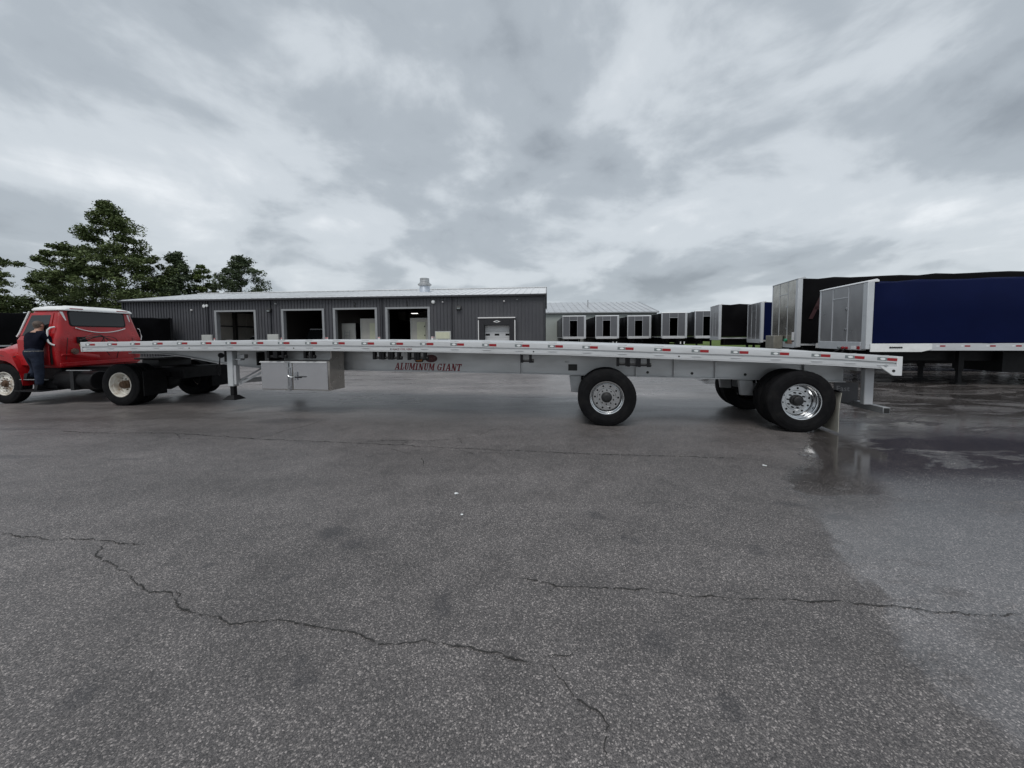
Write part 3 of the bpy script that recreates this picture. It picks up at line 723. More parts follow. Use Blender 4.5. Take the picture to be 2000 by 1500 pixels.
for u in (8.82, 8.63, 8.44): winch(u, .135)
for u in (8.09, 7.90): winch(u, .135)
winch(5.87, .16)
for u in (4.17, 3.99, 3.81): winch(u, .15)
# tool box with two doors and a lock rod
tb = MB()
tb.box(9.96, 11.54, .68, 1.175, .525, 1.125)
tbx = tb.build('tool_box', stainless, TR, bevel=.008)
MB().prism([(.68, .525), (1.172, .525), (1.172, 1.12), (1.10, 1.19), (1.10, 1.345), (.68, 1.345)], 9.935, 9.958, axes='yz').build('box_bracket', stainless, tbx, bevel=.004)
MB().prism([(.68, 1.128), (1.10, 1.128), (1.10, 1.345), (.68, 1.345)], 11.40, 11.42, axes='yz').build('box_bracket', blackst, tbx, bevel=.004)
MB().box(10.0, 11.38, .66, .70, 1.128, 1.345).build('back_panel', alu_web, tbx)
for (a, c) in ((10.875, 11.535), (9.972, 10.775)):
    b = MB().box(a, c, 1.177, 1.182, .545, 1.095); xm, zm = (a + c) / 2, .545 + .555 * .52
    b.add([(a + .004, 1.1865, .549), (c - .004, 1.1865, .549), (c - .004, 1.1865, 1.091), (a + .004, 1.1865, 1.091), (xm, 1.1840, zm)], [(0, 1, 4), (1, 2, 4), (2, 3, 4), (3, 0, 4), (3, 2, 1, 0)])
    b.build('box_door', polish, tbx, sharp=1)
MB().prism([(1.178, 1.128), (1.20, 1.126), (1.222, 1.105), (1.222, 1.099), (1.178, 1.099)], 9.97, 11.54, axes='yz').build('drip_edge', alu, tbx)
MB().box(10.80, 10.855, 1.177, 1.196, .535, 1.098).build('door_post', polish, tbx, bevel=.003)
lk = MB().cyl((10.87, 1.222, .52), (10.87, 1.222, 1.13), .014, n=12).cyl((10.83, 1.222, .52), (10.83, 1.222, 1.0), .010, n=10)
for z in (.60, .985): lk.box(10.81, 10.90, 1.194, 1.235, z - .012, z + .012)
for z in (.515, 1.122): lk.box(10.815, 10.925, 1.19, 1.245, z - .012, z + .012)
lk.tube([(10.87, 1.224, .86), (10.85, 1.228, .82), (10.80, 1.23, .80), (10.74, 1.23, .80)], .011)
lk.build('lock_rod', chrome, tbx)
MB().cyl((10.70, 1.232, .74), (10.70, 1.232, .91), .021, n=14).build('padlock', chrome, tbx)
MB().cyl((10.68, 1.245, .80), (10.52, 1.262, .80), .013, n=10).build('lock_handle', blackst, tbx)
# landing gear
for s in (1, -1):
    vv = s * 1.0
    b = MB().box(12.36, 12.50, vv - .07, vv + .07, .56, 1.34)
    lg = b.build('landing_leg', mat('leg grey', (.52, .54, .55), .45, .15, .1, 3, dirt=(.3, .3, .29), dscale=4), TR, bevel=.012)
    MB().box(12.385, 12.475, vv - .045, vv + .045, .30, .562).build('inner_leg', blackst, lg, bevel=.006)
    MB().rings([[(12.36 - .0, vv - .07, .36), (12.50, vv - .07, .36), (12.50, vv + .07, .36), (12.36, vv + .07, .36)], [(12.29, vv - .14, .285), (12.57, vv - .14, .285), (12.57, vv + .14, .285), (12.29, vv + .14, .285)], [(12.27, vv - .15, .27), (12.59, vv - .15, .27), (12.59, vv + .15, .27), (12.27, vv + .15, .27)]]).build('foot', blackst, lg)
    MB().box(12.30, 12.36, vv - .05, vv + .05, .60, 1.02).build('gear_track', alu_web, lg, bevel=.004)
    MB().bar((12.30, vv - .02, .60), (11.75, s * .60, .985), .045, .045).build('brace', galv, lg)
    MB().bar((12.35, vv - .05, .66), (12.05, s * .56, .95), .05, .03).build('brace', galv, lg)
    if s == 1:
        MB().box(12.20, 12.36, vv - .09, vv + .02, 1.13, 1.17).box(12.14, 12.30, vv - .12, vv - .02, 1.17, 1.26).build('gear_box', galv, lg, bevel=.004)
        MB().box(12.502, 12.56, vv - .03, vv + .07, 1.10, 1.34).build('leg_bracket', blackst, lg, bevel=.004); MB().box(12.02, 12.06, .55, .75, 1.0, 1.3).build('leg_bracket', blackst, lg, bevel=.004)
MB().bar((12.42, -.93, .67), (12.42, .93, .67), .05, .05).build('leg_cross_bar', galv, TR)
MB().bar((12.28, .98, .66), (11.3, -.9, .66), .05, .07).build('leg_cross_bar', galv, TR)
MB().cyl((12.72, 1.0, 1.24), (12.62, 1.08, 1.24), .055, n=14).tube([(12.72, 1.02, 1.22), (12.70, 1.06, 1.05), (12.78, 1.05, .92), (12.72, 1.05, .80)], .013).build('crank_handle', blackst, TR)
MB().box(11.62, 11.80, .52, .62, .93, 1.03).box(11.30, 11.44, .52, .60, .955, 1.0).build('brace_bracket', alu_web, TR, bevel=.004)
# running gear: two spread axles with dual wheels
UA = [1.338, 4.428]
for i, ua in enumerate(UA):
    for s in (1, -1):
        r = .4 * i + .2 * s
        make_wheel(TR, (ua, s * 1.155, .51), s < 0, .085 if i else .165, 'trailer', chrome, r)
        make_wheel(TR, (ua, s * .835, .51), s > 0, .05, 'trailer', chrome, r, full=False)
    MB().cyl((ua, -.95, .51), (ua, .95, .51), .065, n=14).build('axle', blackcast, TR)
    for s in (1, -1):
        MB().prism([(ua + .45, Bt(ua) - .02), (ua + .68, Bt(ua) - .02), (ua + .64, .50), (ua + .44, .50)], s * .52 - .05, s * .52 + .05).build('hanger', galv, TR, bevel=.01)
        MB().bar((ua + .55, s * .52, .55), (ua - .30, s * .52, .44), .08, .10).build('trailing_arm', blackcast, TR, bevel=.01)
        MB().lathe([(.09, 0), (.12, .06), (.12, .24), (.08, .30)], (ua - .28, s * .52, .50), 'z', 16).build('air_spring', rubber, TR)
        MB().cyl((ua + .18, s * .42, .60), (ua + .42, s * .42, .63), .09, n=14).build('brake_chamber', galv, TR)
# rear: mud flaps and bumper
b = MB(); rows = []
for i in range(9):
    z = .67 - i * .64 / 8; off = .02 * math.sin(i * .5) + (.04 * (i / 8) ** 2)
    rows.append([(.775 + off, 1.292, z), (.775 + off, .66, z), (.783 + off, .66, z), (.783 + off, 1.292, z)])
b.rings(rows).build('mud_flap', creamflap, TR)
MB().bar((.80, 1.29, .69), (.80, .6, .69), .03, .03).bar((.82, .66, .70), (1.05, .60, .84), .03, .03).build('flap_hanger', blackst, TR)
fl = MB().box(.52, .53, -1.25, -.62, .14, .74).build('mud_flap', greyflap, TR)
bf = MB().box(.06, .44, .492, .505, .40, .752).build('mud_flap', greyflap, TR)
put_text('East', .13, mat('pale grey print', (.30, .30, .31), .6), bf, (.30, .5065, .64), (RAD(90), 0, math.pi), 'lettering', ext=.001)
for s in (1, -1):
    MB().box(.10, .235, s * .88 - .05, s * .88 + .05, .43, 1.04).build('bumper_post', mat('post grey', (.52, .53, .55), .45, .15, .08, 3), TR, bevel=.01)
bm_ = MB().box(.02, .12, -1.18, 1.18, .33, .432).build('bumper_bar', galv, TR, bevel=.006)
MB().box(.03, .11, 1.1802, 1.1842, .34, .42).build('bar_end_opening', blackp, bm_)
MB().box(.016, .0195, .78, .95, .345, .42).build('bar_reflector', whiteref, bm_)
MB().box(.012, .0188, .1, .7, .345, .42).build('bar_reflector', greyref, bm_)
MB().box(.25, .32, -.86, .86, .99, 1.05).build('frame_sill', alu_web, TR, bevel=.004)
for s in (1, -1):
    MB().box(-.036, -.0305, s * .75 - .12, s * .75 + .12, 1.06, 1.16).build('tail_lamp', redref, TR, bevel=.002)

# ------------------------------------------------------------------ red truck
TK = empty('tractor_truck', (-9.33, 10.40, 0), frame_rz(6.0))
tag(TK, 'red day cab truck with white roof and wide rear window, hitched to the flatbed', 'truck')
CB = dict(rb=1.965, rs=1.93, rt=2.03)          # rear of cab at floor, shoulder, roof
cab = MB()
def ring(u0, u1, v, z, r=.10, n=5):
    P = []
    for (cx, cy, a0) in ((u1 - r, v - r, 0), (u0 + r, v - r, 90), (u0 + r, -v + r, 180), (u1 - r, -v + r, 270)):
        for i in range(n):
            a = RAD(a0 + 90 * i / (n - 1)); P.append((cx + r * math.cos(a), cy + r * math.sin(a), z))
    return P
cab.rings([ring(1.975, 3.06, .93, .90), ring(1.965, 3.08, .975, .96), ring(1.945, 3.09, 1.00, 1.15), ring(1.935, 3.10, 1.015, 1.40), ring(1.93, 3.10, 1.015, 1.62), ring(1.94, 3.06, .985, 1.72), ring(1.985, 2.92, .885, 2.10), ring(2.02, 2.84, .825, 2.345), ring(2.03, 2.80, .81, 2.37)])
cabo = cab.build('cab', redpaint, TK, sharp=50)
def vside(z): return 1.015 if z < 1.62 else (1.015 - (z - 1.62) / .10 * .03 if z < 1.72 else .985 - (z - 1.72) / .625 * .16)
def urear(z): return 1.93 if z < 1.72 else 1.94 + (z - 1.72) / .625 * .08
# roof
rf = MB(); rf.rings([ring(1.965, 2.87, .86, 2.352, .12), ring(1.955, 2.885, .87, 2.372, .13), ring(1.985, 2.86, .84, 2.425, .15), ring(2.08, 2.74, .70, 2.475, .18), ring(2.2, 2.6, .45, 2.495, .15)])
roof = rf.build('roof', whitep, cabo, sharp=60)
for v in (.52, -.55):
    MB().box(1.962, 1.99, v - .14, v + .14, 2.395, 2.418).build('clearance_lamp', redref, roof, bevel=.005)
MB().box(1.975, 2.0, -.17, .13, 2.388, 2.40).build('roof_seam', frame_m, roof)
MB().box(2.42, 2.52, .20, .42, 2.49, 2.51).build('roof_vent', whitep, roof, bevel=.005)
# rear window, proud of the back panel with a rubber seal
def rear_panel(poly, d0, d1, m, name, parent, bevel=0):
    n = len(poly); vs = [(urear(z) - d0, v, z) for v, z in poly] + [(urear(z) - d1, v, z) for v, z in poly]
    b = MB(); b.add(vs, [tuple(range(n)), tuple(range(n, 2 * n))[::-1]] + [(i, (i + 1) % n, n + (i + 1) % n, n + i) for i in range(n)])
    return b.build(name, m, parent, bevel=bevel)
seal = rear_panel(roundrect(.04, 2.155, .655, .205, .07), -.004, .012, blackst, 'window_seal', cabo)
gl = rear_panel(roundrect(.04, 2.155, .625, .178, .055), .0125, .015, darkglass, 'rear_window', cabo)
# white streaks and the smile line pressed in the back
sm = MB().tube([(1.922, v, 1.80 + .115 * ((v - .02) / .58) ** 2) for v in [(.60 - i * .058) for i in range(21)]], .012).build('window_moulding', whitep, cabo)
rear_panel([(.78, 2.32), (.84, 2.32), (.76, 2.10), (.735, 2.10)], -.003, .004, whitep, 'paint_streak', cabo)
rear_panel([(-.69, 2.32), (-.735, 2.32), (-.755, 2.12), (-.735, 2.12)], -.003, .004, whitep, 'paint_streak', cabo)
# creased back panel lower half: ridges and dented skirt
b = MB(); b.rings([[(1.952, .93, 1.26), (1.900, .90, 1.24), (1.955, .93, 1.18)], [(1.945, .5, 1.28), (1.905, .5, 1.21), (1.955, .5, 1.10)], [(1.945, .1, 1.20), (1.915, .1, 1.10), (1.97, .1, 1.0)]]).build('dented_crease', redpaint, cabo, sharp=60)
for v in (.83, -.80): rear_panel([(v, 1.10), (v + .012, 1.10), (v * .93 + .012, 1.66), (v * .93, 1.66)], .001, .003, blackp, 'panel_seam', cabo)
rear_panel([(.97, .93), (.97, 1.02), (-.9, 1.07), (-.9, .96)], .0, .02, redpaint, 'rear_sill', cabo, .006)
MB().cyl((1.93, .66, 1.31), (1.885, .66, 1.31), .075, n=16).cyl((1.885, .66, 1.31), (1.87, .66, 1.31), .045, n=12).build('fuel_cap', mat('dull brown metal', (.16, .10, .08), .6, .3, .2, 20), cabo)
gb = MB().box(1.86, 1.93, .44, .60, 1.52, 1.68).cyl((1.86, .56, 1.60), (1.80, .56, 1.57), .04, n=12).cyl((1.86, .48, 1.60), (1.80, .48, 1.57), .04, n=12).build('air_connector', blackst, cabo, bevel=.01)
rear_panel([(.44, 1.50), (.56, 1.50), (.53, 1.42), (.42, 1.42)], .003, .008, yellowtag, 'yellow_tag', cabo)
rh = random.Random(5)
for k in range(5):
    y0 = .56 - k * .05; ye = .15 - k * .13; pts = []
    for i in range(17):
        tt = i / 16
        pts.append((1.87 - .24 * math.sin(math.pi * tt) - .10 * tt, y0 + (ye - y0) * tt + .06 * math.sin(tt * 8 + k * 1.9), 1.60 + (.17 - .012 * k) * math.sin(math.pi * min(1, tt * 1.5 * (.7 + .07 * k))) - .50 * tt * tt * (.35 + .65 * ((k * 3) % 5) / 4)))
    MB().tube(pts, .009, 6).build('air_hose', blackp, cabo)
# side window, door, handle, mirror
def side_panel(poly, d0, d1, m, name, parent, bevel=0):
    n = len(poly); vs = [(u, vside(z) + d0, z) for u, z in poly] + [(u, vside(z) + d1, z) for u, z in poly]
    b = MB(); b.add(vs, [tuple(range(n)), tuple(range(n, 2 * n))[::-1]] + [(i, (i + 1) % n, n + (i + 1) % n, n + i) for i in range(n)])
    return b.build(name, m, parent, bevel=bevel)
dr = side_panel([(2.13, .97), (3.02, .97), (3.02, 1.615), (2.13, 1.615)], .001, .022, redpaint, 'door', cabo, .006)
side_panel([(2.13, 1.722), (2.98, 1.722), (2.84, 2.29), (2.17, 2.29)], .001, .014, redpaint, 'door_frame', dr, .004)
side_panel([(2.20, 1.725), (2.91, 1.725), (2.785, 2.235), (2.225, 2.235)], .0145, .018, darkglass, 'door_glass', dr)
side_panel([(2.06, .99), (2.115, .99), (2.115, 1.60), (2.06, 1.60)], .001, .004, blackp, 'door_gap', cabo)
MB().tube([(2.02, .955, 1.93), (2.04, 1.03, 1.91), (2.07, 1.065, 1.85), (2.07, 1.08, 1.70), (2.06, 1.075, 1.56), (2.02, 1.05, 1.50), (1.98, 1.01, 1.47)], .020).build('grab_handle', whitep, cabo)
MB().tube([(2.0, -.96, 1.93), (1.98, -1.0, 1.9), (1.97, -1.035, 1.7), (1.98, -1.02, 1.58)], .012).build('grab_handle', whitep, cabo)
MB().tube([(3.09, .985, 1.69), (3.04, .965, 1.78), (2.955, .905, 2.07), (2.875, .85, 2.33)], .022).build('windscreen_pillar', whitep, cabo)
wsx = MB(); wsx.add([(3.075, -.90, 1.72), (3.075, .90, 1.72), (2.85, .76, 2.32), (2.85, -.76, 2.32), (3.09, -.90, 1.72), (3.09, .90, 1.72), (2.865, .76, 2.32), (2.865, -.76, 2.32)], [(0, 1, 2, 3), (7, 6, 5, 4), (0, 4, 5, 1), (1, 5, 6, 2), (2, 6, 7, 3), (3, 7, 4, 0)])
wsx.build('windscreen', darkglass, cabo)
# bonnet and fenders
hd = MB()
def hsec(u, wd, top, low):
    P = []
    for i in range(13):
        a = math.pi * i / 12; c = math.cos(a); s_ = math.sin(a)
        P.append((u, wd * (abs(c) ** .6) * (1 if c > 0 else -1), low + (top - low) * (s_ ** .55 if s_ > 0 else 0)))
    return P
hd.rings([hsec(3.05, .96, 1.69, 1.0), hsec(3.4, .90, 1.64, .95), hsec(3.8, .82, 1.57, .92), hsec(4.15, .76, 1.48, .90), hsec(4.32, .70, 1.36, .9)])
hood = hd.build('bonnet', redpaint, TK, sharp=60)
MB().box(4.29, 4.36, -.55, .55, .70, 1.25).build('grille', chrome, hood, bevel=.02)
b = MB()
for i in range(6): b.box(4.362, 4.37, -.50, .50, .76 + i * .08, .80 + i * .08)
b.build('grille_slats', blackst, hood)
for s in (1, -1):
    cx, cz = 3.4, .51
    outer = [(cx + 1.0, .55)] + [(cx + .86, .95), (cx + .72, 1.18), (cx + .45, 1.34), (cx + .15, 1.40), (cx - .15, 1.38), (cx - .33, 1.26), (cx - .46, 1.0), (cx - .56, .72), (cx - .60, .46)]
    inner = [(cx + .60 * math.cos(RAD(a)), cz + .60 * math.sin(RAD(a))) for a in range(-5, 186, 14)]
    outer[0] = (cx + .95, .46)
    ni = len(inner); no = len(outer)
    import bisect
    oi = [outer[0]]
    # resample the outer line to the same count
    L = [0]
    for a, c in zip(outer[:-1], outer[1:]): L.append(L[-1] + math.hypot(c[0] - a[0], c[1] - a[1]))
    res = []
    for k in range(ni):
        d = L[-1] * k / (ni - 1); j = min(max(bisect.bisect_left(L, d), 1), no - 1); q = (d - L[j - 1]) / (L[j] - L[j - 1])
        res.append((outer[j - 1][0] + q * (outer[j][0] - outer[j - 1][0]), outer[j - 1][1] + q * (outer[j][1] - outer[j - 1][1])))
    R = []
    va, vb, vc = (.70 * s, 1.05 * s, 1.14 * s)
    for (o_, i_) in zip(res, inner):
        R.append([(o_[0], va, o_[1] + .03), (o_[0], vb, o_[1]), (o_[0] * .85 + i_[0] * .15, vc, o_[1] * .85 + i_[1] * .15), (i_[0], vc, i_[1]), (i_[0], vc - .03 * s, i_[1]), (i_[0], va, i_[1])])
    MB().rings(R).build('fender', redpaint, hood, sharp=50)
    MB().tube([(cx - .40, 1.10 * s, 1.20), (cx - .25, 1.125 * s, 1.17), (cx - .05, 1.135 * s, 1.22), (cx + .2, 1.10 * s, 1.30)], .010).build('hood_strap', blackp, hood)
    MB().lathe([(.09, 0), (.085, .02), (.03, .03)], (4.33, .63 * s, 1.05), 'x', 20).build('headlight', whiteref, hood)
MB().cyl((3.30, .955, 1.50), (3.30, .975, 1.50), .03, n=12).build('hood_latch', blackst, hood)
MB().box(4.40, 4.55, -1.12, 1.12, .42, .68).build('bumper', blackst, TK, bevel=.03)
# chassis
for s in (1, -1):
    MB().box(-1.05, 4.4, s * .43 - .04, s * .43 + .04, .62, .88).build('chassis_rail', blackst, TK, bevel=.01)
MB().box(-1.05, -.95, -.55, .55, .60, .90).build('rear_cross_beam', blackst, TK, bevel=.01)
MB().box(.95, 1.95, -.50, .50, .885, .91).build('deck_plate', blackst, TK)
MB().prism([(-.55, 1.08), (.45, 1.08), (.45, 1.13), (-.55, 1.13)], -.48, .48).box(-.25, .25, -.45, .45, .89, 1.08).build('fifth_wheel', blackcast, TK, bevel=.02)
MB().cyl((1.02, .80, .58), (2.10, .80, .58), .235, n=28).build('fuel_tank', blackst, TK, bevel=.02)
MB().box(1.45, 1.55, .55, 1.06, .35, .83).build('tank_strap', blackcast, TK)
MB().box(1.02, 2.1, -1.0, -.6, .38, .82).build('battery_box', blackst, TK, bevel=.03)
MB().box(1.02, 1.70, .98, 1.02, .835, .852).build('running_board', frame_m, TK)
stp = MB().box(2.10, 3.0, .80, 1.10, .595, .63).build('step', blackst, TK, bevel=.006)
MB().box(2.10, 2.98, 1.101, 1.108, .610, .628).build('step_edge', frame_m, stp)
MB().box(1.98, 2.72, .84, 1.36, .345, .375).build('step', blackst, TK, bevel=.006)
MB().box(2.02, 2.07, .86, 1.0, .37, .60).box(2.64, 2.69, .86, 1.0, .37, .60).build('step_bracket', blackst, TK)
MB().box(2.1, 2.72, .45, .84, .36, .92).build('battery_case', blackst, TK, bevel=.02)
# axles, differential, wheels
MB().cyl((0, -.85, .51), (0, .85, .51), .075, n=16).build('rear_axle', blackcast, TK)
MB().lathe([(.05, -.26), (.20, -.16), (.25, 0), (.20, .16), (.05, .26)], (0, 0, .49), 'y', 24).build('differential', blackcast, TK)
MB().cyl((0, 0, .52), (2.0, 0, .62), .05, n=12).build('drive_shaft', blackcast, TK)
MB().cyl((3.4, -.9, .48), (3.4, .9, .48), .05, n=12).build('front_axle', blackcast, TK)
for s in (1, -1):
    make_wheel(TK, (0, s * 1.07, .51), s < 0, .165, 'rear', rustrim, .5, hubmat=mat('rusty hub', (.10, .06, .035), .7, .3, .3, 20))
    make_wheel(TK, (0, s * .76, .51), s > 0, .05, 'rear', rustrim, full=False)
    make_wheel(TK, (3.4, s * .99, .51), s < 0, .045, 'front', rustrim, .2, hubmat=mat('rusty hub', (.10, .06, .035), .7, .3, .3, 20))
    MB().bar((.5, s * .55, .72), (-.6, s * .55, .72), .08, .09).build('leaf_spring', blackcast, TK)
    MB().box(-.66, -.64, s * 1.2 - (.55 if s > 0 else 0), s * 1.2 + (0 if s > 0 else .55), .25, .85).build('mud_flap', rubber, TK)
MB().cyl((-.1, -.35, .70), (.55, -.35, .70), .13, n=16).build('air_tank', blackst, TK)

# ------------------------------------------------------------------ person climbing into the cab (local frame of the truck, own top-level object)
def skin_body(name, joints, edges, m, parent, root, sub=2):
    me = bpy.data.meshes.new(name); names = list(joints); me.from_pydata([joints[n][0] for n in names], [], [(names.index(a), names.index(b)) for a, b in edges])
    o = bpy.data.objects.new(name, me); C.objects.link(o); o.parent = parent
    sk = o.modifiers.new('skin', 'SKIN'); sk.use_smooth_shade = True
    for i, n in enumerate(names):
        r = joints[n][1]; r = r if isinstance(r, tuple) else (r, r)
        me.skin_vertices[0].data[i].radius = r
        me.skin_vertices[0].data[i].use_root = (n == root)
    s = o.modifiers.new('sub', 'SUBSURF'); s.levels = sub; s.render_levels = sub
    me.materials.append(m)
    return o
PR = empty('person', TK.location + Matrix.Rotation(frame_rz(6.0), 3, 'Z') @ Vector((2.27, 1.215, .376)), frame_rz(6.0))
tag(PR, 'person in dark navy shirt and blue jeans seen from behind, climbing into the red cab', 'person')
# local: x forward along the truck, y towards the camera, z up; the person faces -y (into the cab)
J = {
 'pelvis': ((0.0, 0.02, .93), (.145, .118)), 'waist': ((.01, .0, 1.04), (.11, .09)), 'chest': ((.03, -.05, 1.22), (.150, .11)), 'upchest': ((.045, -.10, 1.36), (.130, .10)), 'neck': ((.055, -.15, 1.46), .062), 'head0': ((.06, -.17, 1.53), (.075, .085)), 'head': ((.065, -.18, 1.60), (.082, .098)), 'crown': ((.065, -.175, 1.665), (.060, .072)),
 'shl': ((.225, -.11, 1.36), .060), 'ell': ((.27, -.25, 1.16), .052), 'wrl': ((.20, -.42, 1.30), .034),
 'shr': ((-.135, -.10, 1.36), .060), 'elr': ((-.185, -.24, 1.16), .052), 'wrr': ((-.14, -.40, 1.30), .034),
 'hipl': ((.10, .02, .86), .105), 'knl': ((.13, -.10, .52), .078), 'anl': ((.15, .03, .30), .050),
 'hipr': ((-.09, .02, .86), .105), 'knr': ((-.10, .0, .46), .078), 'anr': ((-.115, .03, .10), .050),
}
E_ = [('pelvis', 'waist'), ('waist', 'chest'), ('chest', 'upchest'), ('upchest', 'neck'), ('neck', 'head0'), ('head0', 'head'), ('head', 'crown'), ('upchest', 'shl'), ('shl', 'ell'), ('ell', 'wrl'), ('upchest', 'shr'), ('shr', 'elr'), ('elr', 'wrr'), ('pelvis', 'hipl'), ('hipl', 'knl'), ('knl', 'anl'), ('pelvis', 'hipr'), ('hipr', 'knr'), ('knr', 'anr')]
skin_body('body', J, E_, skin, PR, 'pelvis')
g = .034
sh = {k: (J[k][0], tuple(x + g for x in J[k][1]) if isinstance(J[k][1], tuple) else J[k][1] + g) for k in ('waist', 'chest', 'upchest', 'shl', 'shr')}
sh['wl'] = ((.21, -.40, 1.285), .048); sh['wr'] = ((-.148, -.385, 1.285), .048)
sh['waist'] = ((.005, .012, .925), (.178, .150)); sh['mid'] = ((.015, -.01, 1.06), (.172, .142)); sh['collar'] = ((.052, -.135, 1.425), .075)
sh['sl'] = ((.268, -.24, 1.165), .070); sh['sr'] = ((-.182, -.23, 1.165), .070)
skin_body('shirt', sh, [('waist', 'mid'), ('mid', 'chest'), ('chest', 'upchest'), ('upchest', 'collar'), ('upchest', 'shl'), ('shl', 'sl'), ('upchest', 'shr'), ('shr', 'sr'), ('sl', 'wl'), ('sr', 'wr')], navyshirt, PR, 'chest')
je = {k: (J[k][0], tuple(x + .014 for x in J[k][1]) if isinstance(J[k][1], tuple) else J[k][1] + .016) for k in ('pelvis', 'hipl', 'knl', 'anl', 'hipr', 'knr', 'anr')}
je['belt'] = ((.005, .01, 1.05), (.160, .130))
for k in ('anl', 'anr'): je[k] = (je[k][0], .072)
skin_body('jeans', je, [('belt', 'pelvis'), ('pelvis', 'hipl'), ('hipl', 'knl'), ('knl', 'anl'), ('pelvis', 'hipr'), ('hipr', 'knr'), ('knr', 'anr')], denim, PR, 'pelvis')
b = MB(); R = []
for z in (.945, .972):
    R.append([(.004 + .182 * math.cos(a), .01 + .150 * math.sin(a), z) for a in [2 * math.pi * i / 28 for i in range(28)]])
b.rings(R).build('belt', mat('pale worn belt', (.16, .155, .15), .6, 0, .3, 20), PR)
hr = MB(); R = []
for i in range(9):
    f_ = i / 8; z = 1.555 + .150 * f_; rr = math.sqrt(max(0.02, 1 - ((f_ - .35) / .66) ** 2))
    R.append([(.065 + (.092 * rr) * math.cos(a), -.155 + (.10 * rr) * math.sin(a) + (.02 * f_ - .01), z + (.035 * math.sin(a) * -1 if i == 0 else 0)) for a in [2 * math.pi * k / 20 for k in range(20)]])
hr.rings(R).build('hair', hairm, PR, sharp=80)
fa = MB(); fa.rings([[(.055, -.272, 1.60), (.075, -.272, 1.60), (.065, -.268, 1.615)], [(.048, -.275, 1.565), (.082, -.275, 1.565), (.065, -.300, 1.568)]]); fa.build('nose', skin, PR)
for s in (-1, 1):
    MB().lathe([(.006, -.012), (.028, -.006), (.028, .006), (.01, .012)], (.065 + s * .088, -.17, 1.59), 'x', 12).build('ear', skin, PR)
    MB().lathe([(.002, -.008), (.011, 0), (.002, .008)], (.065 + s * .032, -.262, 1.612), 'y', 10).build('eye', blackp, PR)
MB().box(.043, .087, -.268, -.262, 1.528, 1.535).build('mouth', leather, PR)
def hand(base, d, side):
    base = Vector(base); d = Vector(d).normalized(); up = Vector((0, 0, 1)); sd = d.cross(up).normalized()
    jj = {'w': (tuple(base), .028), 'p': (tuple(base + d * .07), (.040, .020))}; ee = [('w', 'p')]
    for i, (off, L) in enumerate(((-.030, .07), (-.010, .08), (.010, .075), (.028, .058))):
        k = base + d * .09 + sd * off; jj['a%d' % i] = (tuple(k), .010); jj['b%d' % i] = (tuple(k + d * L * .5 - up * .012), .009); jj['c%d' % i] = (tuple(k + d * L * .8 - up * .04), .008)
        ee += [('p', 'a%d' % i), ('a%d' % i, 'b%d' % i), ('b%d' % i, 'c%d' % i)]
    k = base + d * .035 + sd * .035 * side; jj['t0'] = (tuple(k), .011); jj['t1'] = (tuple(k + d * .035 + sd * .02 * side), .010); jj['t2'] = (tuple(k + d * .06 + sd * .015 * side - up * .02), .008)
    ee += [('w', 't0'), ('t0', 't1'), ('t1', 't2')]
    skin_body('hand', jj, ee, skin, PR, 'w', 1)
hand(J['wrl'][0], (-.05, -.9, .2), -1); hand(J['wrr'][0], (.05, -.9, .2), 1)
for (x, y, z) in ((.15, .03, .275), (-.115, .03, .0)):
    b = MB()
    def so(h, gx, ya, yb): return [(x - gx, y + yb, z + h), (x - gx * .9, y + ya, z + h), (x + gx * .9, y + ya, z + h), (x + gx, y + yb, z + h)]
    b.rings([[(x - .042, y + .075, z), (x - .05, y - .12, z), (x, y - .20, z), (x + .05, y - .12, z), (x + .042, y + .075, z)], [(x - .045, y + .08, z + .03), (x - .052, y - .12, z + .03), (x, y - .20, z + .03), (x + .052, y - .12, z + .03), (x + .045, y + .08, z + .03)], [(x - .045, y + .07, z + .08), (x - .045, y - .06, z + .08), (x, y - .14, z + .06), (x + .045, y - .06, z + .08), (x + .045, y + .07, z + .08)], [(x - .05, y + .06, z + .14), (x - .05, y - .03, z + .14), (x, y - .05, z + .14), (x + .05, y - .03, z + .14), (x + .05, y + .06, z + .14)]])
    b.build('shoe', blackst, PR, sharp=60)

# ------------------------------------------------------------------ workshop building
BLA = 5.2
BL = empty('workshop_building', (2.75, 32.0, 0), frame_rz(BLA))
def bu(u):
    """distances along the front were surveyed for a wall turned by 8 degrees; the wall stands at BLA"""
    c8, s8, c5, s5 = math.cos(RAD(8)), math.sin(RAD(8)), math.cos(RAD(BLA)), math.sin(RAD(BLA))
    q = (2.75 - c8 * u) / (32 + s8 * u)
    return (2.75 - 32 * q) / (c5 + q * s5)
tag(BL, 'long charcoal metal clad workshop with open bay doors and a white roof', 'building')
LEN, DEP, EAVE, RIDGE = 41.0, 16.0, 5.04, 6.50
doors = [(10.05, 13.80, 4.06), (14.88, 18.75, 4.06), (19.92, 23.85, 4.03), (26.75, 30.75, 4.0)]
dock = (2.95, 5.08, 2.57)
ops = sorted([(d[0], d[1], d[2]) for d in doors] + [dock])
T = .20
wall = MB(); last = 0.0
for (a, c, h) in ops:
    wall.box(last, a, -T, 0, 0, EAVE); wall.box(a, c, -T, 0, h, EAVE); last = c
wall.box(last, LEN, -T, 0, 0, EAVE)
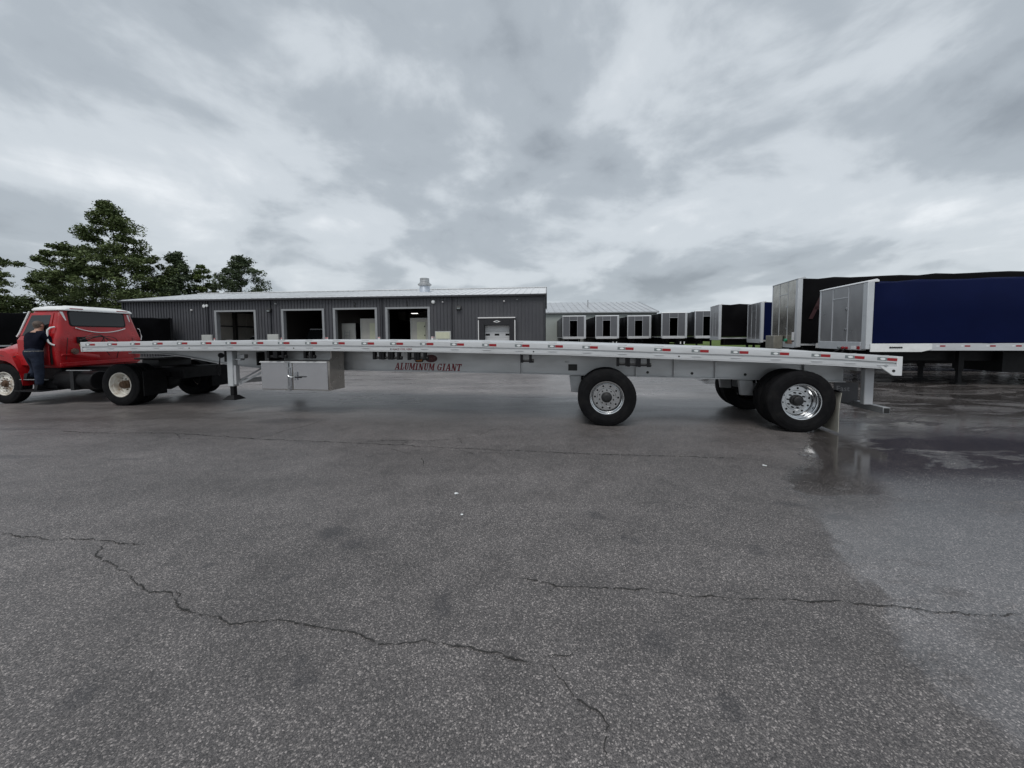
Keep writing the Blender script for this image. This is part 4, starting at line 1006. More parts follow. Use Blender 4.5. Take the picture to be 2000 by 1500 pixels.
# standing ribs of the cladding
u = .15
while u < LEN:
    h0 = 0.0
    for (a, c, h) in ops:
        if a - .16 < u < c + .16: h0 = h + .14
    if 2.4 < u < 5.65: h0 = 3.36
    wall.box(u - .022, u + .022, 0, .058, h0, EAVE - .02); u += .305
fw = wall.build('front_wall', charcoal, BL)
ew = MB().prism([(-DEP, 0), (-T - .002, 0), (-T - .002, EAVE), (-DEP / 2, RIDGE), (-DEP, EAVE)], 0, .2, axes='yz')
MB().prism([(-DEP, 0), (-T - .002, 0), (-T - .002, EAVE), (-DEP / 2, RIDGE), (-DEP, EAVE)], LEN - .2, LEN, axes='yz').build('end_wall', charcoal, BL)
k = .5
while k < DEP - .4:
    zt = EAVE + (RIDGE - EAVE) * (1 - abs(k - DEP / 2) / (DEP / 2)) - .05
    ew.box(-.03, 0, -k - .028, -k + .028, 0, zt); k += .305
ew.build('end_wall', charcoal, BL)
MB().box(.2, LEN - .2, -DEP, -DEP + .15, 0, EAVE).build('back_wall', charcoal, BL)
# roof slopes with seams
rb = MB(); ov = .25
def roof_slope(b, y0, z0, y1, z1, xa, xb, th=.08, pitch=.61, m=0, seam=.045):
    b.add([(xa, y0, z0), (xb, y0, z0), (xb, y1, z1), (xa, y1, z1), (xa, y0, z0 - th), (xb, y0, z0 - th), (xb, y1, z1 - th), (xa, y1, z1 - th)], [(0, 1, 2, 3), (7, 6, 5, 4), (0, 4, 5, 1), (1, 5, 6, 2), (2, 6, 7, 3), (3, 7, 4, 0)], m)
    x = xa + .1
    while x < xb:
        b.bar((x, y0, z0 + seam / 2 + .002), (x, y1, z1 + seam / 2 + .002), .05, seam, m); x += pitch
roof_slope(rb, .22, EAVE + .10, -DEP / 2, RIDGE + .12, -.12, LEN + .12)
roof_slope(rb, -DEP - .22, EAVE + .10, -DEP / 2 - .002, RIDGE + .12, -.12, LEN + .12)
rfb = rb.build('roof', whiteroof, BL)
MB().bar((-.14, -DEP / 2, RIDGE + .19), (LEN + .14, -DEP / 2, RIDGE + .19), .4, .06).build('ridge_cap', whiteroof, rfb)
MB().bar((-.14, .22, EAVE + .03), (-.14, -DEP / 2, RIDGE + .05), .05, .24).bar((-.14, -DEP / 2, RIDGE + .05), (-.14, -DEP - .2, EAVE + .03), .05, .24).build('rake_trim', charc_tr, rfb)
MB().bar((LEN + .14, .22, EAVE + .03), (LEN + .14, -DEP / 2, RIDGE + .05), .05, .24).build('rake_trim', charc_tr, rfb)
MB().box(-.14, LEN + .14, .225, .36, EAVE - .06, EAVE + .085).build('gutter', charc_tr, BL, bevel=.01)
for u in (.06, 7.98, 14.30, 25.10, 31.6 , 40.9):
    MB().box(u - .06, u + .06, .04, .14, .1, EAVE - .07).build('downspout', charc_tr, BL, bevel=.01)
# door frames
for (a, c, h) in doors:
    f = MB().box(a - .16, a - .003, .005, .075, 0, h + .003).box(c + .003, c + .16, .005, .075, 0, h + .003).box(a - .16, c + .16, .004, .078, h + .004, h + .15)
    f.box(a - .003, a + .05, -T - .12, .07, 0, h - .002).box(c - .05, c + .003, -T - .12, .07, 0, h - .002)
    f.build('door_frame', frame_m, BL)
# heater boxes, warning signs, numbers
for (a, c, z0, z1, m, pan) in ((8.02, 9.42, 1.05, 2.12, creamp, 1), (24.28, 25.38, .95, 1.98, boxpaint, 0), (31.18, 32.25, .95, 1.98, boxpaint, 0)):
    hb = MB().box(a, c, .034, .22, z0 - .6, z1).build('heater_box', boxpaint, BL, bevel=.015)
    MB().box(a + .10, c - .10, .222, .235, z0 + (.45 if pan else .2), z1 - .08).build('box_cover', m, hb, bevel=.005)
    MB().box(a + .25, c - .25, .236, .242, z0 + .30 if pan else z0 + .25, z0 + .40 if pan else z0 + .34).build('box_plate', greyref if pan else blackst, hb)
for u in (9.68, 14.60, 19.62, 24.02, 30.98):
    sg = MB().box(u - .15, u + .15, .034, .046, 1.38, 1.68).build('warning_sign', signwhite, BL)
    if u > 15: MB().box(u - .13, u + .13, .047, .050, 1.58, 1.66).build('sign_band', signred, sg); MB().box(u - .13, u + .13, .047, .050, 1.40, 1.44).build('sign_band', signred, sg)
    else: MB().box(u - .12, u + .12, .047, .050, 1.60, 1.64).build('sign_band', signred, sg)
put_text('1', .62, blackp, BL, (11.93, .045, 4.45), (RAD(90), 0, math.pi), 'bay_number', ext=.012)
put_text('2', .62, blackp, BL, (16.82, .045, 4.45), (RAD(90), 0, math.pi), 'bay_number', ext=.012)
# lamps and cameras on the wall
def wall_pack(u, z):
    o = MB().prism([(.034, z + .17), (.20, z + .17), (.28, z - .05), (.28, z - .12), (.034, z - .17)], u - .2, u + .2, axes='yz').build('wall_lamp', blackp, BL, bevel=.01)
    MB().box(u - .13, u + .13, .281, .292, z - .10, z + .02).build('lamp_lens', greyref, o)
wall_pack(7.30, 4.06); wall_pack(25.15, 4.06)
def dome(u, z, r=.1, m=signwhite):
    MB().lathe([(r, 0), (r, .05), (r * .8, .12), (r * .3, .16)], (u, .034, z), 'y', 14).build('wall_camera', m, BL)
dome(9.57, 4.60, .17, whiteref); dome(8.72, 4.58, .07); dome(3.4, 4.58, .08); dome(2.3, 4.68, .06, frame_m); dome(24.5, 4.65, .08, frame_m); dome(33.3, 4.2, .08)
fl = MB().lathe([(.12, 0), (.15, .10), (.05, .12)], (31.9, .05, 4.55), 'y', 14).lathe([(.10, 0), (.12, .10), (.05, .12)], (31.6, .05, 4.58), 'y', 14).build('flood_lamp', whiteref, BL)
# loading dock
ds = MB(); 
ds.box(2.52, 2.95, .034, .42, 0, 3.14).box(5.08, 5.52, .034, .42, 0, 3.14).box(2.95, 5.08, .034, .42, 2.57, 3.14)
dko = ds.build('dock_shelter', foamblk, BL, bevel=.03)
MB().box(2.44, 5.60, .034, .46, 3.15, 3.24).build('shelter_top', signwhite, dko, bevel=.01)
MB().box(2.445, 2.515, .034, .45, 0, 3.0).build('shelter_edge', signwhite, dko); MB().box(5.525, 5.595, .034, .45, 0, 3.0).build('shelter_edge', signwhite, dko)
em = MB(); em.prism([(-.32, 0), (-.10, .07), (0, .11), (.10, .07), (.32, 0), (.10, -.07), (0, -.11), (-.10, -.07)], 0, .012); emb = em.build('emblem', signwhite, dko); emb.location = (4.0, .421, 2.88)
em2 = MB(); em2.lathe([(.001, .006), (.10, .006), (.10, 0)], n=20); em2.v = [(x * 1.2, y + .012, z * .62) for x, y, z in em2.v]; em2.build('emblem_centre', greyref, emb)
ddo = MB()
dd = None
for i in range(5):
    z0 = i * .515; 
    s_ = MB().box(2.95, 5.08, -.12, -.06, z0 + .004, z0 + .511).build('door_panel', doorwhite, BL, bevel=.008)
    if i == 3: dd = s_
for (a, c) in ((3.0, 3.32), (3.85, 4.25), (4.66, 5.04)):
    MB().box(a, c, -.059, -.05, 1.72, 1.88).build('door_window', blackst, dd)
# roof exhaust stack
stk = MB().lathe([(.52, -1.2), (.52, .42), (.50, .45), (.50, .55)], (11.85, -4.6, 6.0), 'z', 24).build('exhaust_stack', mat('bluish galvanised', (.50, .54, .60), .4, .4, .08, 2), BL)
MB().lathe([(.50, .56), (.62, .60), (.68, .68), (.68, .74), (.60, .80), (.46, .92), (.46, 1.30), (.44, 1.31), (.44, .9)], (11.85, -4.6, 6.0), 'z', 24).build('stack_hood', galv, stk)
MB().lathe([(.47, .98), (.475, .99), (.475, 1.02), (.47, 1.03)], (11.85, -4.6, 6.0), 'z', 24).build('stack_band', post_m, stk)
# interior
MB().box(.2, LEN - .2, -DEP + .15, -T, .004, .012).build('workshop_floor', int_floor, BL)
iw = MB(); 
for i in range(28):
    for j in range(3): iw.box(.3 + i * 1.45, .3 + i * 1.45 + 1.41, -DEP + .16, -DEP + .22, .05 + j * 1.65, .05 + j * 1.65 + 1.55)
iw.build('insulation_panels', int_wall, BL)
pnl = MB().box(0, .08, 0, 1.55, 0, 1.33).mesh('wall_panel', mat('bay wall panel', (.62, .58, .52), .7, 0, .12, .9))
for i in range(6):
    for j in range(3):
        o = bpy.data.objects.new('wall_panel', pnl); C.objects.link(o); o.parent = BL; o.location = (32.4, -10.0 + i * 1.6, .05 + j * 1.4)
gi = MB()
for z in (1.63, 3.28): gi.box(.3, LEN - .3, -DEP + .22, -DEP + .32, z, z + .14)
for i in range(8): gi.box(2.0 + i * 5.3, 2.25 + i * 5.3, -DEP + .22, -DEP + .5, .02, EAVE - .1)
for z in (1.38, 2.78): gi.box(32.28, 32.395, -10.0, -.5, z, z + .10)
for v in (-3.6, -6.4): gi.box(31.95, 32.275, v, v + .28, .02, EAVE - .1)
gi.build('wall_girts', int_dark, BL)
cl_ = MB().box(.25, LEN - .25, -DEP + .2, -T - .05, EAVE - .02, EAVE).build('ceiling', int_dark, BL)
for u in (25.0, 19.3):
    MB().box(u - .05, u + .05, -DEP + .4, -T - .3, .02, EAVE - .05).build('bay_partition', int_dark, BL)
MB().box(12.25, 12.85, -3.6, -3.4, 3.86, 3.90).build('ceiling_lamp', lampm, BL)
fan = MB()
for i in range(4): fan.box(17.3 + i * .12, 17.36 + i * .12, -6.0, -5.9, 2.9, 3.15)
fan.build('ceiling_lamp', lampm, BL)

for o in BL.children_recursive:
    x0 = o.location.x
    if o.type == 'MESH' and o.data.users == 1 and abs(o.rotation_euler.x) < .01 and x0 == 0:
        for v_ in o.data.vertices: v_.co.x = bu(v_.co.x)
        o.data.update()
    elif x0: o.location.x = bu(x0)

# ------------------------------------------------------------------ covered trailers
def covered_trailer(name, loc, yaw, top=3.95, deck=1.42, length=16.0, W=2.6, tarp=tarpblack, bulk=bulkh, door='closed', label='', group=None, rails=True, cap=capwhite, offset=0.0, roofsag=.03, wheels=True, leg_u=-2.6, post=post_m):
    """u forward (nose at 0), v left (near side at 0 .. -W)"""
    t = empty(name, loc, frame_rz(yaw)); tag(t, label, 'trailer', group)
    z0 = deck - .02
    # deck and beams
    MB().box(-length, -.02, -W + .02, -.02, deck - .09, deck).build('deck', alu, t)
    MB().box(-length, -.6, -W / 2 + .40, -W / 2 + .55, deck - .55, deck - .092).box(-length, -.6, -W / 2 - .55, -W / 2 - .40, deck - .62, deck - .092).build('main_beam', blackst, t)
    MB().box(-8.6, -3.9, -W + .45, -.45, deck - .88, deck - .10).build('dark_fill_front', blackst, t)  # added black block, darkens the see-through space under the deck
    MB().box(-13.9, -9.2, -W + .5, -.5, deck - .80, deck - .10).build('dark_fill_rear', blackst, t)  # second added block, keeps the rear underside dark
    if rails:
        for (v0, v1) in ((-.02, .03), (-W - .03, -W + .02)):
            rl = MB().box(-length, -.75, v0, v1, deck - .20, deck + .02).build('side_rail', alu, t, bevel=.006)
            if v0 > -1:
                for k in range(int((length - 2) / .62)):
                    u = -2.0 - k * .62
                    for me, du in ((redme, 0), (ovme, .13)):
                        o = bpy.data.objects.new(me.name, me); C.objects.link(o); o.parent = rl; o.location = (u + du, .0305, deck - .06)
    # tarp: sides with shallow bows and a roof
    nb = 26; R = []
    for i in range(nb + 1):
        u = -.16 - (length - .3) * i / nb; puff = .018 * math.sin(i * 1.7) + (.02 if i % 2 else -.01); sag = roofsag * (1 if i % 2 else 0) + .02 * math.sin(i * 2.1)
        R.append([(u, 0.012 + puff, deck + .03), (u, 0.015 + puff * 1.5, deck + (top - deck) * .5), (u, .01 + puff, top - .08), (u, -.06, top - sag), (u, -W / 2, top + .03 - sag), (u, -W + .06, top - sag), (u, -W - .01 - puff, top - .08), (u, -W - .015 - puff, deck + (top - deck) * .5), (u, -W - .012 - puff, deck + .03)])
    b = MB(); n = 9
    vs = [p for r in R for p in r]; fs = []
    for i in range(nb):
        for q in range(n - 1): fs.append((i * n + q, i * n + q + 1, (i + 1) * n + q + 1, (i + 1) * n + q))
    fs.append(tuple(nb * n + q for q in range(n)))
    b.add(vs, fs); b.build('tarp', tarp, t, recalc=True, sharp=50)
    # bulkhead
    zt = top - .03; pw = .20
    for (v0, v1) in ((-pw, .02), (-W - .02, -W + .06)):
        MB().box(-.16, .02, v0, v1, deck - .16, zt).build('corner_post', post, t, bevel=.012)
    MB().prism([(.035, zt + .002), (.030, zt + .04), (-.22, zt + .10), (-.28, zt + .06), (-.28, zt + .002)], -W - .02, .02).build('top_cap', cap, t, bevel=.008)
    a, c = -W + .06, -pw; dw = (c - a) * .36; d0 = (a + c) / 2 - dw / 2 + offset; d1 = d0 + dw
    MB().box(-.10, 0, a + .003, d0 - .03, deck + .07, zt - .002).build('bulkhead_panel', bulk, t, bevel=.004)
    MB().box(-.10, 0, d1 + .03, c - .003, deck + .07, zt - .002).build('bulkhead_panel', bulk, t, bevel=.004)
    dh = deck + (zt - deck) * .80
    MB().box(-.10, 0, d0 - .0, d1 + .0, dh + .03, zt - .002).build('bulkhead_panel', bulk, t, bevel=.004)
    MB().box(-.08, .012, d0 - .029, d0 - .001, deck + .07, zt - .004).box(-.08, .012, d1 + .001, d1 + .029, deck + .07, zt - .004).box(-.08, .011, d0, d1, dh, dh + .029).build('door_frame', post, t)
    if door == 'closed':
        do = MB().box(-.07, -.005, d0 + .002, d1 - .002, deck + .07, dh - .002).build('bulkhead_door', bulk, t, bevel=.004)
        for z in (.28, .72):
            MB().box(-.004, .03, d1 - .11, d1 - .05, deck + (dh - deck) * z, deck + (dh - deck) * z + .09).build('door_latch', chrome, do, bevel=.006)
    MB().box(-.14, .03, a + .003, c - .003, deck - .20, deck + .068).build('front_sill', sillm if door == 'open' else post, t, bevel=.01)
    for v in (-W * .22, -W * .78):
        lg = MB().box(leg_u - .07, leg_u + .07, v - .07, v + .07, .45, deck - .1).build('landing_leg', blackst, t)
        MB().box(leg_u - .05, leg_u + .05, v - .05, v + .05, .06, .452).box(leg_u - .14, leg_u + .14, v - .13, v + .13, .0, .06).build('foot', blackst, lg)
    if wheels:
        for u in (-length + 1.4, -length + 3.0):
            for v in (-.15, -.48, -W + .48, -W + .15):
                wh = empty('wheel', (u, v, .51), 0, t)
                o = bpy.data.objects.new('tyre', tyre_me); C.objects.link(o); o.parent = wh
                MB().lathe([(.29, .10), (.25, .05), (.23, -.02), (.10, .0), (.09, .06), (.02, .07)], n=20).build('rim', galv, wh)
            MB().cyl((u, -.3, .51), (u, -W + .3, .51), .07, n=10).build('axle', blackcast, t)
    return t
# right hand row, noses to the left
B4 = covered_trailer('covered_trailer', (11.22, 12.2, 0), 12.0, top=3.27, deck=1.29, roofsag=.008, tarp=tarpblue, label='large navy blue tarp trailer with silver bulkhead and pale side rail, nearest on the right', group='covered trailers parked in the right hand row', leg_u=-2.9)
MB().box(-1.45, -.10, .032, .06, 1.05, 1.31).prism([(-1.45, 1.05), (-1.72, 1.13), (-1.72, 1.31), (-1.45, 1.31)], .033, .055).build('front_rail_plate', whitep, B4, bevel=.004)
b = MB()
for k in range(7): b.lathe([(.012, -.012), (.026, 0), (.012, .012)], (-.62 - k * .05, .075, 1.19), 'y', 10)
b.build('tie_chain', blackst, B4)
hp = MB()
for k, v in enumerate((-1.25, -1.05, -.85)):
    MB().cyl((.03, v, 1.15), (.09, v, 1.14), .045, n=12).build('gladhand', redref if k else greyref, B4)
MB().tube([(.08, -1.05, 1.13), (.22, -1.2, 1.0), (.18, -1.6, .90), (.10, -2.2, .97), (.25, -2.5, .83)], .018).tube([(.08, -.85, 1.13), (.2, -.9, .95), (.12, -.5, .91), (.2, -.3, .8)], .018).build('air_hose', blackp, B4)
MB().box(.03, .05, -.62, -.42, 1.12, 1.22).build('lamp_plate', signwhite, B4); MB().box(.03, .055, -.33, -.22, 1.12, 1.22).build('marker_lamp', redref, B4)
B3 = covered_trailer('covered_trailer', (12.72, 17.2, 0), 13.0, top=4.10, deck=1.22, tarp=tarpblack, bulk=bulkdirty, label='tall black tarp trailer with dirty polished bulkhead, between the two navy trailers', group='covered trailers parked in the right hand row', roofsag=.022, cap=post_m)
slH = MB()
slH.prism([(0, 0), (.16, 0), (.56, 1.0), (.40, 1.0)], 0, .003).prism([(.62, 0), (.78, 0), (1.18, 1.0), (1.02, 1.0)], 0, .0035).prism([(.20, .42), (1.10, .42), (1.16, .56), (.26, .56)], 0, .0042)
ho = slH.build('lettering', mat('dark red print', (.034, .008, .010), .55), B3); ho.location = (-.40, .075, 2.30); ho.rotation_euler = (0, 0, math.pi)
MB().box(.03, .42, -2.2, -1.25, .95, 1.58).build('tool_rack', mat('dirty putty metal', (.22, .21, .18), .5, .2, .2, 4), B3, bevel=.03)
MB().cyl((.05, -.80, 1.36), (.16, -.80, 1.36), .07, n=12).build('gladhand', greenp, B3)
MB().box(.036, .05, -.36, -.14, 1.35, 1.72).build('corner_plate', signwhite, B3, bevel=.01)
MB().box(.036, .06, -.95, -.35, 1.20, 1.40).build('rust_panel', mat('rust brown panel', (.22, .13, .09), .7, 0, .3, 6), B3)
B2 = covered_trailer('covered_trailer', (16.8, 26.0, 0), 14.0, top=3.83, deck=1.27, tarp=tarpblue, label='smaller navy blue tarp trailer with plain silver bulkhead, beyond the tall black one', group='covered trailers parked in the right hand row', rails=False)
B1 = covered_trailer('covered_trailer', (15.9, 29.6, 0), 14.0, top=3.97, deck=1.44, tarp=tarpblack, label='black tarp trailer turned side on behind the small navy one, grass beneath it', group='covered trailers parked in the right hand row', rails=False)
# row facing the camera beside the far building
GA = 'row of dark covered trailers with open bulkhead doors'
for i, (px, Y, wpx, tz, tp, lab, a) in enumerate(((1144, 43.0, 45, 3.86, tarpgrey, 'grey sided open door trailer leftmost in the far row, in front of the pale building', -86),
        (1208.5, 43.0, 46, 3.86, tarpblack, 'second from left in the far row of open door trailers, dented white sill', -86),
        (1271, 43.0, 46, 3.83, tarpblack, 'middle open door trailer of the far row, below the pale building corner', -86),
        (1341, 40.2, 49, 4.0, tarpblack, 'fourth open door trailer of the far row, standing clear right of the pale building', -86),
        (1407.5, 40.0, 46, 4.15, tarpgrey, 'rightmost open door trailer of the far row, partly hidden by the black side on trailer', -82))):
    X = (px - 1000) / 751.0 * Y
    t = covered_trailer('open_trailer', (X, Y, 0), -a - 0 if False else 0, top=tz, deck=1.52, W=2.56, tarp=tp, bulk=bulkgrey, door='open', label=lab, group=GA, rails=False, leg_u=-1.2, offset=0.0)
    t.rotation_euler = (0, 0, RAD(-90 - (90 + a) * -1) if False else RAD(-90 - (90 + a)))
    if i in (1, 3):
        for v in (-.25, -.62):
            MB().box(-.02, .02, v - .05, v + .05, .75, 1.0).build('reflector_tag', whiteref, t)
# black trailer behind the truck
BT = covered_trailer('covered_trailer', (-44.0, 20.0, 0), 0, top=3.42, deck=1.3, length=15.6, tarp=tarpblack, label='long black covered trailer parked behind the red truck', rails=False, wheels=True, cap=blackst, post=blackst, bulk=blackst)
_p0 = Vector((-34.2, 21.2, 0)); _p1 = Vector((-29.9, 34.0, 0)); _d = (_p1 - _p0)
BT.location = _p1; BT.rotation_euler = (0, 0, math.atan2(_d.y, _d.x))
for ch in list(BT.children): ch.location.y += 2.6
# trailers parked inside the workshop bays
def bay_trailer(u, y, w_, h0, h1, m, label, doorx=None):
    t = empty('box_trailer', BL.matrix_basis @ Vector((bu(u), y, 0)), frame_rz(BLA)); tag(t, label, 'trailer', 'trailers standing inside the workshop bays')
    MB().box(-w_ / 2, w_ / 2, -7.5, -.06, h0, h1).build('body', tarpblack, t, bevel=.03)
    MB().box(-w_ / 2 + .01, w_ / 2 - .01, -.058, 0, h0 + .01, h1 - .01).build('front_panel', m, t)
    MB().box(-w_ / 2 - .02, -w_ / 2 + .08, .002, .03, h0, h1).box(w_ / 2 - .08, w_ / 2 + .02, .002, .03, h0, h1).box(-w_ / 2 + .08, w_ / 2 - .08, .002, .03, h1 - .1, h1).box(-w_ / 2 + .08, w_ / 2 - .08, .002, .04, h0, h0 + .14).build('frame', boxpaint, t)
    if doorx is not None:
        dd_ = MB().box(doorx - .40, doorx + .40, .004, .03, h0 + .15, h0 + 1.75).build('door', creamp, t, bevel=.01)
        for z in (.5, 1.3): MB().box(doorx - .36, doorx - .28, .03, .05, h0 + z, h0 + z + .1).build('latch', blackst, dd_)
    for s in (-1, 1):
        for yy in (-1.6, -2.9):
            wh = empty('wheel', (s * (w_ / 2 - .2), yy, .51), 0, t); o = bpy.data.objects.new('tyre', tyre_me); C.objects.link(o); o.parent = wh
    MB().box(-.5, .5, -7.0, -.2, h0 - .4, h0 - .002).build('chassis', blackst, t)
    return t
BL_m = Matrix.Translation(BL.location) @ Matrix.Rotation(frame_rz(BLA), 4, 'Z'); BL.matrix_basis = BL_m
palebox = mat('pale trailer box', (.46, .45, .41), .5, 0, .08, 1.5); whitebox = mat('off white trailer box', (.58, .58, .54), .5, 0, .06, 1.5)
bay_trailer(11.05, -1.6, 2.35, 1.25, 3.35, palebox, 'pale trailer with cream bulkhead door inside the bay numbered 1', .2)
bay_trailer(15.95, -1.6, 2.3, 1.2, 3.35, palebox, 'beige trailer nose at the right inside the bay numbered 2', -.1)
bay_trailer(18.75, -1.9, 1.7, 1.0, 2.95, whitebox, 'off white trailer at the left inside the bay numbered 2', None)
# step ladder in bay 2 and a parked van and car in the other bays
ld = empty('step_ladder', BL.matrix_basis @ Vector((bu(18.45), -1.1, 0)), frame_rz(BLA)); tag(ld, 'small step ladder just inside the left edge of bay 2', 'ladder')
for x in (-.22, .22): MB().bar((x, .0, 0), (x, -.35, 2.3), .04, .06).build('ladder_rail', galv, ld)
for k in range(7): MB().box(-.2, .2, -.05 * k - .04, -.05 * k + .04, .3 + k * .3, .34 + k * .3).build('rung', galv, ld)
def van(u, y, m, label, name, hgt, col2=darkglass):
    t = empty(name, BL.matrix_basis @ Vector((bu(u), y, 0)), frame_rz(BLA)); tag(t, label, 'van' if hgt > 1.9 else 'car')
    def rg(z, x0, x1, yb, yf): return [(x0, yb, z), (x1, yb, z), (x1, yf, z), (x0, yf, z)]
    MB().rings([rg(.35, -.9, .9, -4.4, 0), rg(.75, -.95, .95, -4.45, .05), rg(1.05, -.93, .93, -4.45, -.05), rg(1.15, -.88, .88, -4.4, -1.0), rg(hgt, -.75, .75, -4.2, -1.75), rg(hgt + .03, -.6, .6, -4.0, -1.9)]).build('body', m, t, bevel=.05)
    b = MB(); k0 = (1.2 - 1.15) / (hgt - 1.15); 
    b.add([(-.80, -1.03, 1.2), (.80, -1.03, 1.2), (.70, -1.62, hgt - .1), (-.70, -1.62, hgt - .1), (-.80, -1.0, 1.22), (.80, -1.0, 1.22), (.70, -1.59, hgt - .08), (-.70, -1.59, hgt - .08)], [(0, 1, 2, 3), (7, 6, 5, 4), (0, 4, 5, 1), (1, 5, 6, 2), (2, 6, 7, 3), (3, 7, 4, 0)]); b.build('windscreen', darkglass, t)
    for s in (-1, 1):
        MB().box(s * .72 - .16, s * .72 + .16, .03, .07, .72, .88).build('headlight', whiteref, t, bevel=.02)
        for yy in (-.75, -3.5):
            wh = empty('wheel', (s * .82, yy, .34), 0, t); o = bpy.data.objects.new('tyre', tyre_me); C.objects.link(o); o.parent = wh; o.scale = (.66, .8, .66)
    MB().box(-.5, .5, .051, .07, .55, .72).build('grille', blackst, t)
van(22.5, -1.2, mat('white car paint', (.62, .63, .65), .3, 0, coat=.5), 'white van nosed up to the door inside the unnumbered second bay from left', 'parked_van', 2.5)
van(28.6, -.9, mat('white car paint', (.62, .63, .65), .3, 0, coat=.5), 'white car just inside the leftmost open bay, mostly hidden by the flatbed', 'parked_car', 1.85)

# ------------------------------------------------------------------ pale metal building beyond
PB = empty('storage_building', (20.9, 55.6, 0), frame_rz(1.0))
tag(PB, 'pale grey metal building with seamed silver roof behind the far row of trailers', 'building')
L2, D2, E2, R2 = 18.5, 18.0, 5.0, 7.15
b = MB().box(0, L2, -.2, 0, 0, E2)
u = .15
while u < L2: b.box(u - .03, u + .03, 0, .03, 0, E2 - .05); u += .305
b.build('front_wall', pale_wall, PB)
MB().prism([(-D2, 0), (-.202, 0), (-.202, E2), (-D2 / 2, R2), (-D2, E2)], 0, .2, axes='yz').build('end_wall', pale_wall, PB)
MB().prism([(-D2, 0), (-.202, 0), (-.202, E2), (-D2 / 2, R2), (-D2, E2)], L2 - .2, L2, axes='yz').build('end_wall', pale_wall, PB)
MB().box(.2, L2 - .2, -D2, -D2 + .2, 0, E2).build('back_wall', pale_wall, PB)
rb = MB(); roof_slope(rb, .3, E2 + .08, -D2 / 2, R2 + .12, -.15, L2 + .15, pitch=.92, seam=.07); roof_slope(rb, -D2 - .3, E2 + .08, -D2 / 2 - .002, R2 + .12, -.15, L2 + .15, pitch=.92, seam=.07)
r2 = rb.build('roof', galvroof, PB)
MB().box(-.16, L2 + .16, .305, .42, E2 - .08, E2 + .07).build('gutter', frame_m, PB)
MB().bar((-.18, .3, E2 + .02), (-.18, -D2 / 2, R2 + .06), .05, .22).build('rake_trim', frame_m, r2)
MB().box(.08, .2, .05, .15, .1, E2 - .1).build('downspout', frame_m, PB)
MB().cyl((9.2, -4.0, 6.0), (9.2, -4.0, 7.2), .07, n=10).build('vent_pipe', frame_m, PB)

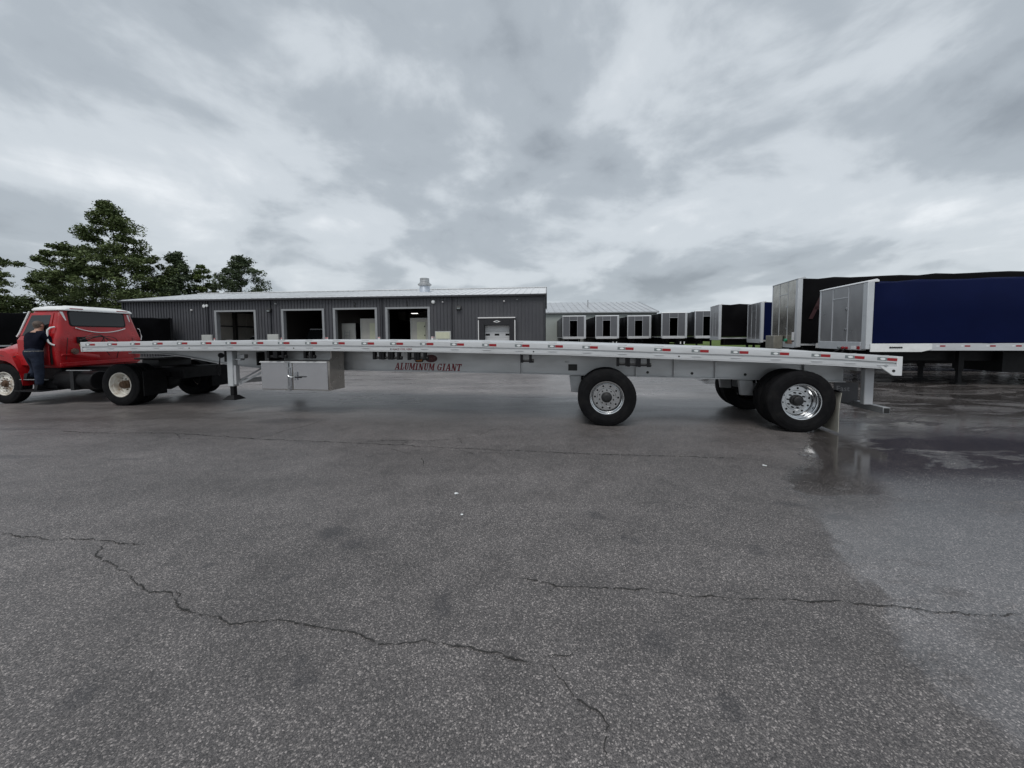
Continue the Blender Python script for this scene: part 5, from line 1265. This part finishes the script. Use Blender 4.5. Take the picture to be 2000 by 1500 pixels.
# ------------------------------------------------------------------ trees
def tree(name, x, y, height, spread, trunk_h, leafm, label, seed, nclump, leaves, shape='round', lsize=.30, group=None):
    r = random.Random(seed); rn = np.random.RandomState(seed)
    t = empty(name, (x, y, 0)); tag(t, label, 'tree', group or 'trees behind the workshop and truck')
    tb_ = MB(); path = []
    lean = r.uniform(-.03, .03)
    for i in range(9):
        f_ = i / 8; path.append((lean * height * f_ + .12 * math.sin(f_ * 5 + seed), .1 * math.cos(f_ * 4 + seed), height * .92 * f_))
    R = []
    for i, p in enumerate(path):
        rad = max(.03, height * .017 * (1 - .93 * i / 8)); R.append([(p[0] + rad * math.cos(2 * math.pi * k / 10), p[1] + rad * math.sin(2 * math.pi * k / 10), p[2]) for k in range(10)])
    tb_.rings(R)
    cl = []
    for i in range(nclump):
        f_ = (i + r.random()) / nclump
        z = trunk_h + (height - trunk_h) * f_
        if shape == 'round': prof = math.sin(math.pi * min(1, .16 + .80 * f_)) ** .6
        elif shape == 'cone': prof = (1 - f_) ** .75 * .95 + .06
        else: prof = (.94 - .78 * max(0, f_ - .40) / .6) * (.88 + .14 * math.sin(f_ * 11 + seed)) * min(1, .55 + f_ * 1.6)
        a = r.uniform(0, 2 * math.pi) + i * 2.4; rad = spread * prof * math.sqrt(r.uniform(.03, 1.0)) * r.uniform(.85, 1.12)
        c = Vector((path[0][0] + lean * z + rad * math.cos(a), rad * math.sin(a), z + r.uniform(-.3, .3))); cl.append((c, max(.5, spread * (.19 if shape == 'irregular' else (.22 if spread > 4 else .31)) * r.uniform(.6, 1.3) * (1.12 - .45 * f_))))
        zz = max(trunk_h * .5, z - rad * r.uniform(.35, .7)); k = min(zz / (height * .92), 1.0) * 8; i0 = min(int(k), 7); q = k - i0
        p0 = Vector(path[i0]).lerp(Vector(path[i0 + 1]), q); pm = p0.lerp(c, .55) + Vector((0, 0, .12 * rad))
        w0 = max(.02, .008 * height * (1 - f_ * .8))
        if i % 3 == 0: tb_.tube([p0, pm, c], w0 * .5, 5)
    tb_.build('trunk', bark, t, sharp=80)
    tot = leaves; per = tot // nclump
    Cc = []
    for (c, s) in cl:
        q = rn.normal(0, 1, (per, 3)); q /= np.linalg.norm(q, axis=1)[:, None]; q *= (rn.uniform(.02, 1, (per, 1)) ** .42) * s
        q *= (1 + .35 * np.sin(q[:, :1] * 5 / s + c.x) * np.cos(q[:, 1:2] * 4 / s + c.y))
        q[:, 2] *= .58; q[:, :2] *= 1.1
        q[:, 2] -= .10 * (q[:, 0] ** 2 + q[:, 1] ** 2) / s
        Cc.append(q + np.array(c))
    P = np.concatenate(Cc); n = len(P)
    nrm = rn.normal(0, 1, (n, 3)); nrm[:, 2] = np.abs(nrm[:, 2]) + .5; nrm /= np.linalg.norm(nrm, axis=1)[:, None]
    a = np.cross(nrm, rn.normal(0, 1, (n, 3))); a /= np.linalg.norm(a, axis=1)[:, None]; bb = np.cross(nrm, a)
    sz = (lsize * rn.uniform(.45, 1.15, (n, 1)))
    quad = np.stack([P - a * sz * .5, P + bb * sz * .36 + nrm * sz * .1, P + a * sz * .55, P - bb * sz * .36 + nrm * sz * .1], 1).reshape(-1, 3)
    me = bpy.data.meshes.new('crown'); me.vertices.add(n * 4); me.vertices.foreach_set('co', quad.astype(np.float32).ravel())
    me.loops.add(n * 4); me.loops.foreach_set('vertex_index', np.arange(n * 4, dtype=np.int32))
    me.polygons.add(n); me.polygons.foreach_set('loop_start', np.arange(0, n * 4, 4, dtype=np.int32))
    me.update(calc_edges=True); me.validate(); me.materials.append(leafm)
    o = bpy.data.objects.new('crown', me); C.objects.link(o); o.parent = t
    return t
def tx(px, Y): return (px - 1000) / 751.0 * Y
tree('maple_tree', tx(238, 54), 54, 20.0, 6.6, 4.0, leafA, 'tallest dark green tree rising behind the truck, with a loose pointed top', 11, 136, 38005, 'irregular', 0.30)
tree('maple_tree', tx(133, 50), 50, 13.6, 4.2, 2.5, leafA, 'broad dark tree left of the tallest one, above the white cab roof', 12, 101, 26825, 'round', 0.29)
tree('maple_tree', tx(300, 56), 56, 13.5, 4.6, 3.0, leafA, 'dark leafy tree tucked against the right flank of the tallest tree', 21, 79, 17884, 'round', 0.29)
tree('maple_tree', tx(185, 56), 56, 14.5, 5.0, 2.5, leafA, 'dense dark tree filling the gap between the broad and the tallest tree', 22, 79, 19002, 'round', 0.29)
tree('spruce_like_tree', tx(356, 58), 58, 14.3, 3.6, 3.0, leafC, 'narrow pointed bluish tree behind the left end of the workshop roof', 13, 88, 20928, 'cone', 0.31)
tree('young_tree', tx(408, 60), 60, 12.5, 2.7, 3.0, leafB, 'small lighter green tree between the pointed and the round one', 14, 52, 12236, 'round', 0.29)
tree('round_tree', tx(473, 60), 60, 13.9, 3.7, 3.0, leafC, 'round dark tree standing alone at the right end of the tree line', 15, 88, 24150, 'round', 0.29)
tree('maple_tree', tx(-30, 42), 42, 16.0, 3.3, 2.5, leafA, 'dark tree cut off by the left edge of the photo', 16, 88, 20120, 'irregular', 0.26)
tree('round_bush', tx(16, 46), 46, 7.0, 1.6, 1.0, leafA, 'low dark bushy tree just above the black trailer at far left', 17, 46, 14489, 'round', 0.29)
tree('round_bush', tx(70, 50), 50, 6.6, 2.2, 1.0, leafC, 'low grey green shrub peeking over the front edge of the cab roof', 18, 36, 9014, 'round', 0.28)
